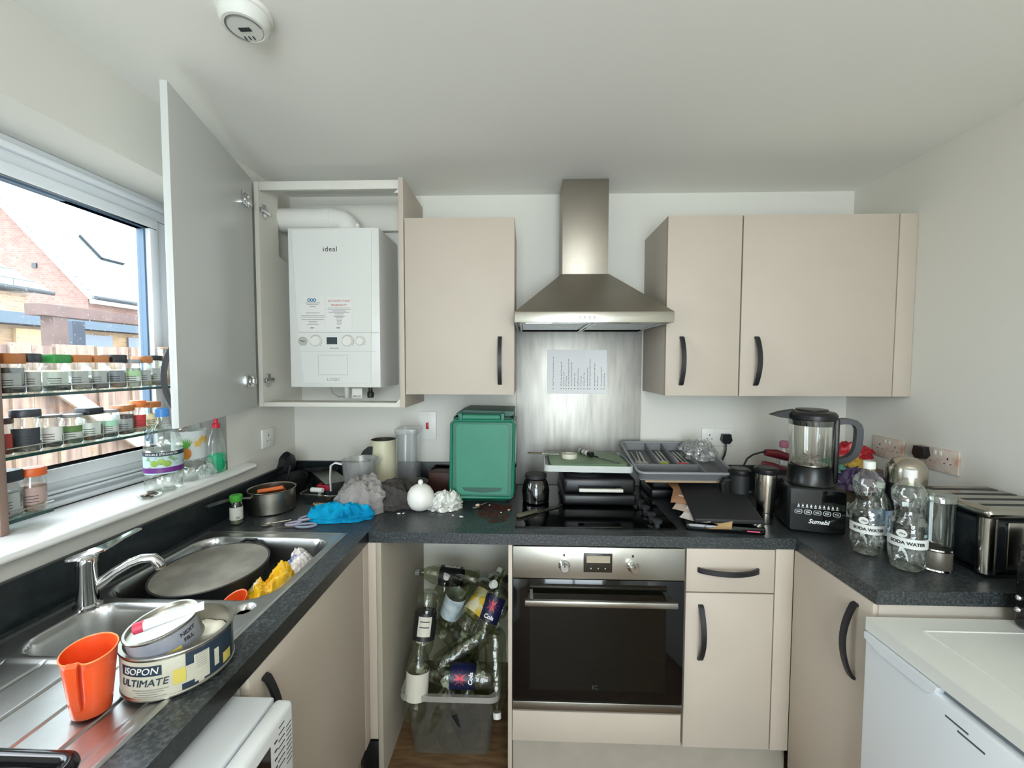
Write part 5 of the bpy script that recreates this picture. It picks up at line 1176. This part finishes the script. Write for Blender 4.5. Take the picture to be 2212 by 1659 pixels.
# blender
t = thing('blender', 'black jug blender with clear jar and white touch symbols on its base', 'blender', (2.185, -.485, CT), rot=(0, 0, R(-17)))
obj('motor_base', MB().box(-.086, .086, -.085, .085, .004, .162, .012, 4), mat('blender_black', '#141617', .3), t)
obj('touch_panel', MB().prism(rrect(-.080, .080, .010, .156, .010), 1, -.0862, -.0852), M_blkglass, t)
M_lit = mat('white_print', '#e6e8ea', .5)
ic = MB()
for i in range(10):
    x = -.056+.0125*i; ic.box(x-.0028, x+.0028, -.0868, -.0862, .096, .0995).box(x-.0012, x+.0012, -.0868, -.0862, .100, .104)
    ic.box(x-.004, x+.004, -.0868, -.0862, .092, .0935)
obj('touch_symbols', ic, M_lit, t)
for i in range(5):
    x = -.056+.028*i; p_ = [(a, -.0866, b) for a, b in rrect(x-.0105, x+.0105, .070, .084, .005)]
    obj('touch_key', MB().tube(p_, .0008, 4, closed=True).box(x-.006, x+.006, -.0868, -.0862, .0755, .0785), M_lit, t)
obj('lettering', text_mb('Sumabi', .021, T(.004, -.0866, .045) @ FRONT, shear=.3, bold=.02), M_lit, t)
obj('jug_collar', MB().lathe([(.074, .163), (.070, .170), (.066, .222), (.067, .226)], 40), mat('blender_black', '#141617', .3), t)
obj('jug', MB().open(True).lathe([(.060, .226), (.064, .230), (.071, .385), (.072, .392)], 44), clear('jug_glass', (.88, .88, .84), .05, .10, .6), t)
obj('blade_hub', MB().lathe([(.055, .228), (.055, .232), (.02, .236), (.012, .250), (.0001, .252)], 24), M_steel, t)
for a in range(4): obj('blade', MB().box(.005, .035, -.004, .004, -.0008, .0008, M=T(0, 0, .248) @ RZ(a*90+20) @ RY(-20)), M_steel, t)
obj('lid', MB().lathe([(.066, .372), (.069, .374), (.071, .394), (.076, .396), (.077, .410), (.070, .420), (.05, .424), (.048, .430), (.0001, .432)], 44), M_black, t)
obj('lid_spout', MB().prism([(-.132, .404), (-.10, .417), (-.055, .427), (-.055, .392), (-.10, .396)], 1, -.018, .018), M_matblack, t)
obj('handle', MB().tube([(.074, 0, .386), (.095, 0, .390), (.112, 0, .390), (.126, 0, .386), (.136, 0, .377), (.141, 0, .362), (.141, 0, .335), (.139, 0, .305), (.134, 0, .285), (.125, 0, .268), (.110, 0, .255), (.092, 0, .248), (.072, 0, .244)], 0, flat=(.027, .020, (0, 1, 0))), mat('blender_handle', '#26272b', .4), t)
obj('handle_spine', MB().box(.068, .082, -.016, .016, .170, .398, .004), M_black, t)
# red handled things and packets behind the blender
M_dred = mat('dark_red', '#6d1a28', .4)
t = thing('corded_gadget', 'dark red gadget handles with a black flex behind the blender', 'gadget', (2.200, -.225, CT+.0))
obj('handle', MB().tube([(-.025, .0, .215), (.02, .0, .210), (.07, 0, .195)], [.014, .019, .017], 12), M_dred, t)
obj('handle', MB().tube([(-.040, -.01, .170), (.0, -.01, .155), (.06, -.01, .135)], [.012, .019, .017], 12), M_dred, t)
obj('stand', MB().box(-.01, .08, -.03, .03, 0, .150, .01), M_matblack, t)
obj('flex', MB().tube([(-.025, 0, .218), (-.05, -.003, .214), (-.08, -.005, .205), (-.105, -.01, .19), (-.118, -.012, .165), (-.12, -.012, .13)], .004, 8), M_black, t)
t = thing('spray_bottle', 'bottle with a pink cap standing behind the blender', 'bottle', (2.30, -.150, CT))
obj('bottle_body', MB().lathe([(.026, 0), (.028, .004), (.028, .17), (.014, .20), (.012, .225)], 24), M_plast, t)
obj('cap', MB().lathe([(.016, .222), (.019, .226), (.019, .246), (.014, .252), (.0001, .253)], 24), mat('pink_plastic', '#c07a94', .4), t)
for nm, c, loc, rx_, ry_, h_, sd, lb in (
    ('red_packet', '#c01c2c', (2.545, -.215, CT+.195), .065, .045, .062, 21, 'shiny red snack packet on the pile behind the blender handle'),
    ('yellow_packet', '#c9a53c', (2.51, -.275, CT+.150), .065, .045, .055, 22, 'yellow packet in the pile right of the blender'),
    ('purple_packet', '#5d4a78', (2.505, -.31, CT+.089), .085, .055, .085, 23, 'purple and blue packet at the bottom of the pile right of the blender'),
    ('teal_packet', '#5fa088', (2.425, -.27, CT+.15), .04, .04, .055, 24, 'teal green packet just right of the blender jar')):
    o = crumple(nm, loc, rx_, ry_, h_, mat('foil_'+nm, c, .3, noise_=.35, nscale=24, bump=.4, bscale=60), sd, fold=1.5, n=48); tag(o, lb, 'packet')
t = thing('cardboard_box', 'brown cardboard box under the snack packets behind the blender', 'box', (2.48, -.20, CT))
obj('box_body', MB().box(-.10, .17, -.13, .14, 0, .088, .003).box(-.06, .17, -.05, .14, .0885, .15, .003), mat('card_brown', '#6d5c50', .8), t)
t = crumple('clear_wrap', (2.385, -.40, CT), .055, .045, .07, clear('bag_clear3', (.86, .86, .84), .12, .15, .6, haze=.15, bump=1, bscale=50), 31, fold=1.6, n=48); tag(t, 'crumpled clear wrapping behind the left soda bottle', 'wrapping')

# soda bottles
def soda(label, loc, rz):
    t = thing('soda_bottle', label, 'bottle', loc, rot=(0, 0, R(rz)))
    def rr(z):
        P_ = [(0, .030), (.006, .038), (.04, .0425), (.10, .0430), (.135, .042), (.160, .032), (.172, .029), (.185, .031), (.205, .0375), (.225, .038), (.240, .033), (.255, .021), (.264, .0135), (.275, .0125)]
        for (z0, r0), (z1, r1) in zip(P_, P_[1:]):
            if z <= z1: return r0+(r1-r0)*ss((z-z0)/(z1-z0))
        return .0125
    def fn(u, v):
        z = .275*v; a = 2*PI*u; r = rr(z)
        lobe = max(0, 1-z/.05)
        r *= 1-.14*lobe*(0.5-.5*math.cos(5*a))
        if .150 < z < .235: r *= 1+.03*math.cos(6*a+z*60)
        return (r*math.cos(a), r*math.sin(a), z+.012*lobe*lobe*(0.5-.5*math.cos(5*a)))
    mb = MB().grid(fn, 60, 60, wrapu=True)
    mb.lathe([(.0001, .022), (.020, .014), (.030, .004)], 40)
    obj('bottle_body', mb, clear('soda_pet', (.92, .94, .92), .06, .10, .85, bump=.25, bscale=45), t, sharp=80)
    obj('cap', MB().lathe([(.0155, .268), (.0155, .288), (.014, .290), (.0001, .290)], 28), mat('cap_white', '#d9dcd6', .4), t)
    obj('label', MB().lathe([(.0440, .073), (.0440, .101)], 40, arc=(R(-165), R(0))), mat('soda_label', '#d3d6d2', .5), t)
    obj('lettering', text_mb('SODA WATER', .0125, T(0, 0, .087) @ RZ(2), wrap=.0448, bold=.03), M_ink, t)
    e = MB().sphere((0, 0, 0), .011, 12, sx=1.1, sy=.08, M=T(-.012, -.0432, .113) @ RZ(-14))
    obj('emblem', e, MATS['soda_label'], t)
    obj('lettering', text_mb('Vive', .009, T(0, 0, .113) @ RZ(-15), wrap=.0456, shear=.3, bold=.02), M_ink, t)
    obj('small_print', MB().lathe([(.0438, .108), (.0438, .116)], 8, arc=(R(-40), R(-25))), mat('print_teal', '#8aa5a8', .5), t)
    return t
soda('soda water bottle nearer the blender, standing further back', (2.218, -.700, CT), -34)
soda('soda water bottle nearest the worktop front edge, right of the other', (2.252, -.798, CT), -42)
t = thing('blue_labelled_bottle', 'clear bottle with a blue label standing between the two soda bottles', 'bottle', (2.292, -.655, CT))
obj('bottle_body', MB().open(True).lathe([(r*.75, z*.82) for r, z in PETB], 28), M_pet, t)
obj('cap', MB().lathe([(.0125, .195), (.0125, .210), (.0001, .211)], 20), mat('cap_white', '#d9dcd6', .4), t)
obj('label', MB().lathe([(.0338, .05), (.0338, .13)], 24, arc=(R(-170), R(20))), mat('label_blue', '#4c6f9c', .5, color2='#aeb9c4', nscale=40), t)
t = thing('domed_flask', 'steel flask with a domed cup lid behind the front soda bottle', 'flask', (2.362, -.665, CT))
obj('flask_body', MB().lathe([(.044, 0), (.048, .004), (.048, .215)], 40), mat('flask_grey', '#3f4245', .3, .8), t)
obj('dome_lid', MB().lathe([(.050, .216), (.050, .255), (.047, .272), (.036, .288), (.018, .296), (.0001, .298)], 40), mat('dome_steel', '#b7b0a2', .2, 1), t)
t = thing('clear_canister', 'clear round tumbler with steel rings between soda bottle and toaster', 'canister', (2.338, -.790, CT))
obj('canister_body', MB().open(True).lathe([(.036, .062), (.038, .066), (.039, .190), (.041, .200)], 40), clear('smoke_clear', (.80, .83, .81), .08, .10, .6), t)
obj('canister_base', MB().lathe([(.036, 0), (.038, .003), (.038, .058), (.036, .062), (.0001, .062)], 40), mat('base_greige', '#6b675d', .35, .4), t)
for z in (.003, .061): obj('steel_ring', MB().open().lathe([(.0385, z-.003), (.0398, z), (.0385, z+.004)], 40), M_chrome, t)
obj('lid', MB().lathe([(.042, .200), (.042, .214), (.038, .220), (.0001, .221)], 40), clear('lid_smoke', (.7, .74, .7), .1, .15, .6), t)

# toaster
t = thing('toaster', 'four-slot chrome and black toaster at the right end of the worktop', 'toaster', (2.53, -.735, CT))
M_tst = mat('toaster_chrome', '#aaa79d', .2, 1)
tx0, tx1, ty0, ty1 = -.118, .125, -.122, .112
obj('toaster_body', MB().box(tx0+.012, tx1, ty0+.004, ty1, .010, .165, .020, 4), mat('toaster_dark', '#22272a', .2, .3), t)
obj('chrome_shell', MB().box(tx0, tx1, ty0, ty1, .166, .196, .014, 4), M_tst, t)
obj('corner_column', MB().lathe([(.020, .012), (.020, .168)], 24, T(tx0+.020, ty0+.022, 0)), M_tst, t)
obj('front_plate', MB().box(tx0+.052, tx1-.02, ty0-.002, ty0+.004, .030, .160, .002), M_tst, t)
for i in range(4): obj('bread_slot', MB().box(tx0+.022, tx1-.02, -.090+.050*i, -.074+.050*i, .1958, .1966), M_matblack, t)
obj('toaster_foot', MB().box(tx0+.02, tx1-.01, ty0+.012, ty1-.01, 0, .010), M_black, t)
t = crumple('bread_bag', (2.615, -.905+.035, CT), .04, .03, .09, clear('bag_clear4', (.8, .82, .82), .12, .15, .6, haze=.25, haze_col=(.6, .65, .66), bump=1, bscale=50), 41, fold=1.6, n=48); tag(t, 'crumpled clear bag in front of the toaster at the right edge', 'bag')
# ================================================================ crate of empty bottles
t = thing('storage_crate', 'clear plastic storage crate full of empty bottles in the gap left of the oven', 'crate', (.868, -.33, .002))
def crate_sec(e, z): return rrect(-.150-e, .150+e, -.165-e, .175+e, .03), z
S_ = [crate_sec(0, 0), crate_sec(.012, .14), crate_sec(.020, .255)]
V = []; F = []; k = len(S_[0][0])
for p, z in S_: V += [(a, b, z) for a, b in p]
for j in range(2): F += [[j*k+i, j*k+(i+1) % k, (j+1)*k+(i+1) % k, (j+1)*k+i] for i in range(k)]
F.append(list(range(k))[::-1])
obj('crate_body', MB().faces(V, F), M_crate, t)
rp = rrect(-.188, .188, -.203, .210, .035)
rb = MB(); inn = rrect(-.170, .170, -.185, .195, .03); k = len(rp)
rb.faces([(a, b, .255) for a, b in inn]+[(a, b, .258) for a, b in rp]+[(a*1.01, b*1.01, .238) for a, b in rp], [[i, (i+1) % k, k+(i+1) % k, k+i] for i in range(k)]+[[k+i, k+(i+1) % k, 2*k+(i+1) % k, 2*k+i] for i in range(k)])
obj('crate_rim', rb, clear('crate_rim_plastic', (.80, .80, .76), .25, .12, .5, haze=.4, haze_col=(.62, .61, .56)), t)

BP = [(.026, 0), (.038, .004), (.043, .016), (.043, .060), (.0415, .066), (.043, .072), (.043, .165), (.0415, .172), (.043, .178), (.040, .205), (.028, .238), (.016, .262), (.0135, .268), (.0135, .280)]
M_labB = mat('label_cola_navy', '#0a0c24', .4, color2='#151f50', nscale=16); M_burst = mat('burst_red', '#c8384e', .5)
M_labY = mat('label_yellow_white', '#cfc9a8', .5, color2='#c9a92c', nscale=26, lo=.5, hi=.56)
M_labK = mat('label_black', '#17171a', .4); M_labW = mat('label_white_wrap', '#c9c6b8', .5)
M_labC = mat('label_pale_blue', '#8fa6ad', .5, color2='#c6ced0', nscale=30)
caps = {'w': mat('cap_white', '#d9dcd6', .4), 'k': M_black, 'g': mat('cap_grey', '#7b7f78', .4)}
GP = 'empty drink bottles in the crate'
PROTO = {}
def bottle(kind, cap):
    key = (kind, cap)
    if key in PROTO: return copy_tree(PROTO[key])
    t = thing('drink_bottle', 'x', 'bottle', group=GP)
    obj('bottle_body', MB().open(True).lathe(BP, 30), M_petg, t)
    if cap: obj('cap', MB().lathe([(.0155, .270), (.0155, .290), (.0001, .291)], 22), caps[cap], t)
    if kind:
        m = {'cola': M_labB, 'yellow': M_labY, 'black': M_labK, 'white': M_labW, 'blue': M_labC}[kind]
        l_ = obj('label', MB().open().lathe([(.0436, .074), (.0436, .172)], 36), m, t)
        if kind == 'cola':
            for q in range(2):
                bm_ = MB(); n = 18; a0 = q*180
                V = [(0, 0)]+[((.030 if i % 2 else .013)*math.cos(2*PI*i/n), (.026 if i % 2 else .012)*math.sin(2*PI*i/n)) for i in range(n)]
                VV = []
                for x, z in V:
                    a = x/.0436; VV.append((math.sin(a)*.0443, -math.cos(a)*.0443, .134+z))
                bm_.faces(VV, [[0, i+1, (i+1) % n+1] for i in range(n)], RZ(a0))
                obj('burst_emblem', bm_, M_burst, l_)
                obj('lettering', text_mb('Cola', .022, RZ(a0) @ T(0, 0, .092), wrap=.0446, shear=.2, bold=.03), M_lit, l_)
        if kind == 'black':
            obj('label_panel', MB().lathe([(.0440, .085), (.0440, .155)], 14, arc=(R(-120), R(-50))), M_labW, l_)
            obj('small_print', MB().lathe([(.0443, .10), (.0443, .104)], 8, arc=(R(-110), R(-60))).lathe([(.0443, .12), (.0443, .124)], 8, arc=(R(-110), R(-60))), M_ink, l_)
        if kind == 'white':
            pm = MB()
            for i in range(4): pm.lathe([(.0440, .090+.014*i), (.0440, .096+.014*i)], 30, arc=(R(-150), R(-30)))
            obj('printed_lines', pm, M_ink, l_)
    PROTO[key] = t; return t
def place(kind, cap, p0, p1, roll, label):
    """p0 bottle base, p1 a point toward the neck"""
    t = bottle(kind, cap); d = (Vector(p1)-Vector(p0)).normalized()
    q = d.to_track_quat('Z', 'Y'); t.rotation_euler = (q.to_matrix().to_4x4() @ RZ(roll)).to_euler(); t.location = p0
    t['label'] = label; return t
# pile above the rim (x .70-1.06, y -.15..-.50, z .25-.62)
place('cola', 'w', (1.035, -.462, .285), (.80, -.475, .300), 295, 'bottle with navy cola label lying across the front of the crate top')
place('cola', None, (.970, -.400, .385), (1.045, -.29, .56), 212, 'bottle with navy cola label tipped up at the right of the pile')
place('yellow', 'w', (.895, -.400, .425), (1.02, -.24, .56), 30, 'bottle with a white and yellow label leaning in the middle of the pile')
place('blue', 'w', (.885, -.330, .600), (.82, -.30, .40), 60, 'bottle with a pale blue and black label left of the yellow one')
place('black', 'g', (.945, -.225, .545), (.72, -.20, .555), 200, 'bottle with black and white label lying at the very top of the pile')
place('black', 'w', (.765, -.400, .590), (.745, -.47, .33), 150, 'bottle with a black label standing upside down at the left of the pile')
place('white', 'w', (.735, -.515, .160), (.745, -.47, .42), 20, 'upright bottle with a striped white label at the front left corner of the crate')
place('cola', 'w', (1.035, -.300, .455), (1.04, -.10, .40), 150, 'bottle with navy cola label half hidden behind the oven side panel')
place(None, 'w', (1.030, -.390, .420), (1.045, -.485, .18), 0, 'unlabelled bottle upside down at the right front of the crate')
place(None, 'w', (.860, -.190, .45), (1.0, -.34, .58), 0, 'unlabelled bottle with white cap pointing up at the right top of the pile')
place(None, 'k', (.90, -.12, .44), (1.045, -.26, .56), 0, 'unlabelled bottle with black cap beside the white-capped one at the top right')
place(None, 'g', (.800, -.440, .300), (.98, -.36, .39), 0, 'unlabelled bottle lying behind the front cola bottle')
place(None, 'w', (.930, -.420, .340), (.80, -.26, .36), 0, 'unlabelled bottle lying in the centre of the pile')
place(None, 'w', (.74, -.20, .30), (.80, -.24, .54), 0, 'unlabelled bottle leaning back near the corner panel')
place(None, 'g', (1.0, -.20, .28), (.98, -.22, .5), 0, 'unlabelled bottle standing at the back right of the crate')
# inside the crate
rs = random.Random(21); kinds = [None, None, 'black', None, 'blue', None, 'yellow', None, 'white', None]
spots = [(.760, -.450, .05), (.845, -.455, .045), (.945, -.450, .05), (.79, -.33, .05), (.88, -.32, .05), (.97, -.33, .05), (.78, -.23, .05), (.88, -.22, .05), (.96, -.23, .05), (.80, -.40, .16)]
INNER = ['at the front left behind the plastic wall', 'at the front centre behind the plastic wall', 'at the front right behind the plastic wall', 'in the left of the middle row', 'in the centre of the middle row',
         'in the right of the middle row', 'at the back left, deepest from view', 'at the back centre, deepest from view', 'at the back right, deepest from view', 'lying above the front left ones just below the rim']
for i, (x, y, z) in enumerate(spots):
    dx = .06 if x < .85 else (-.06 if x > .93 else .02)
    t = place(kinds[i], 'wgwkwgwwgw'[i], (x, y, z-.035), (x+dx, y+rs.uniform(-.03, .03), z+.12), rs.uniform(0, 360), 'empty bottle inside the crate, '+INNER[i])
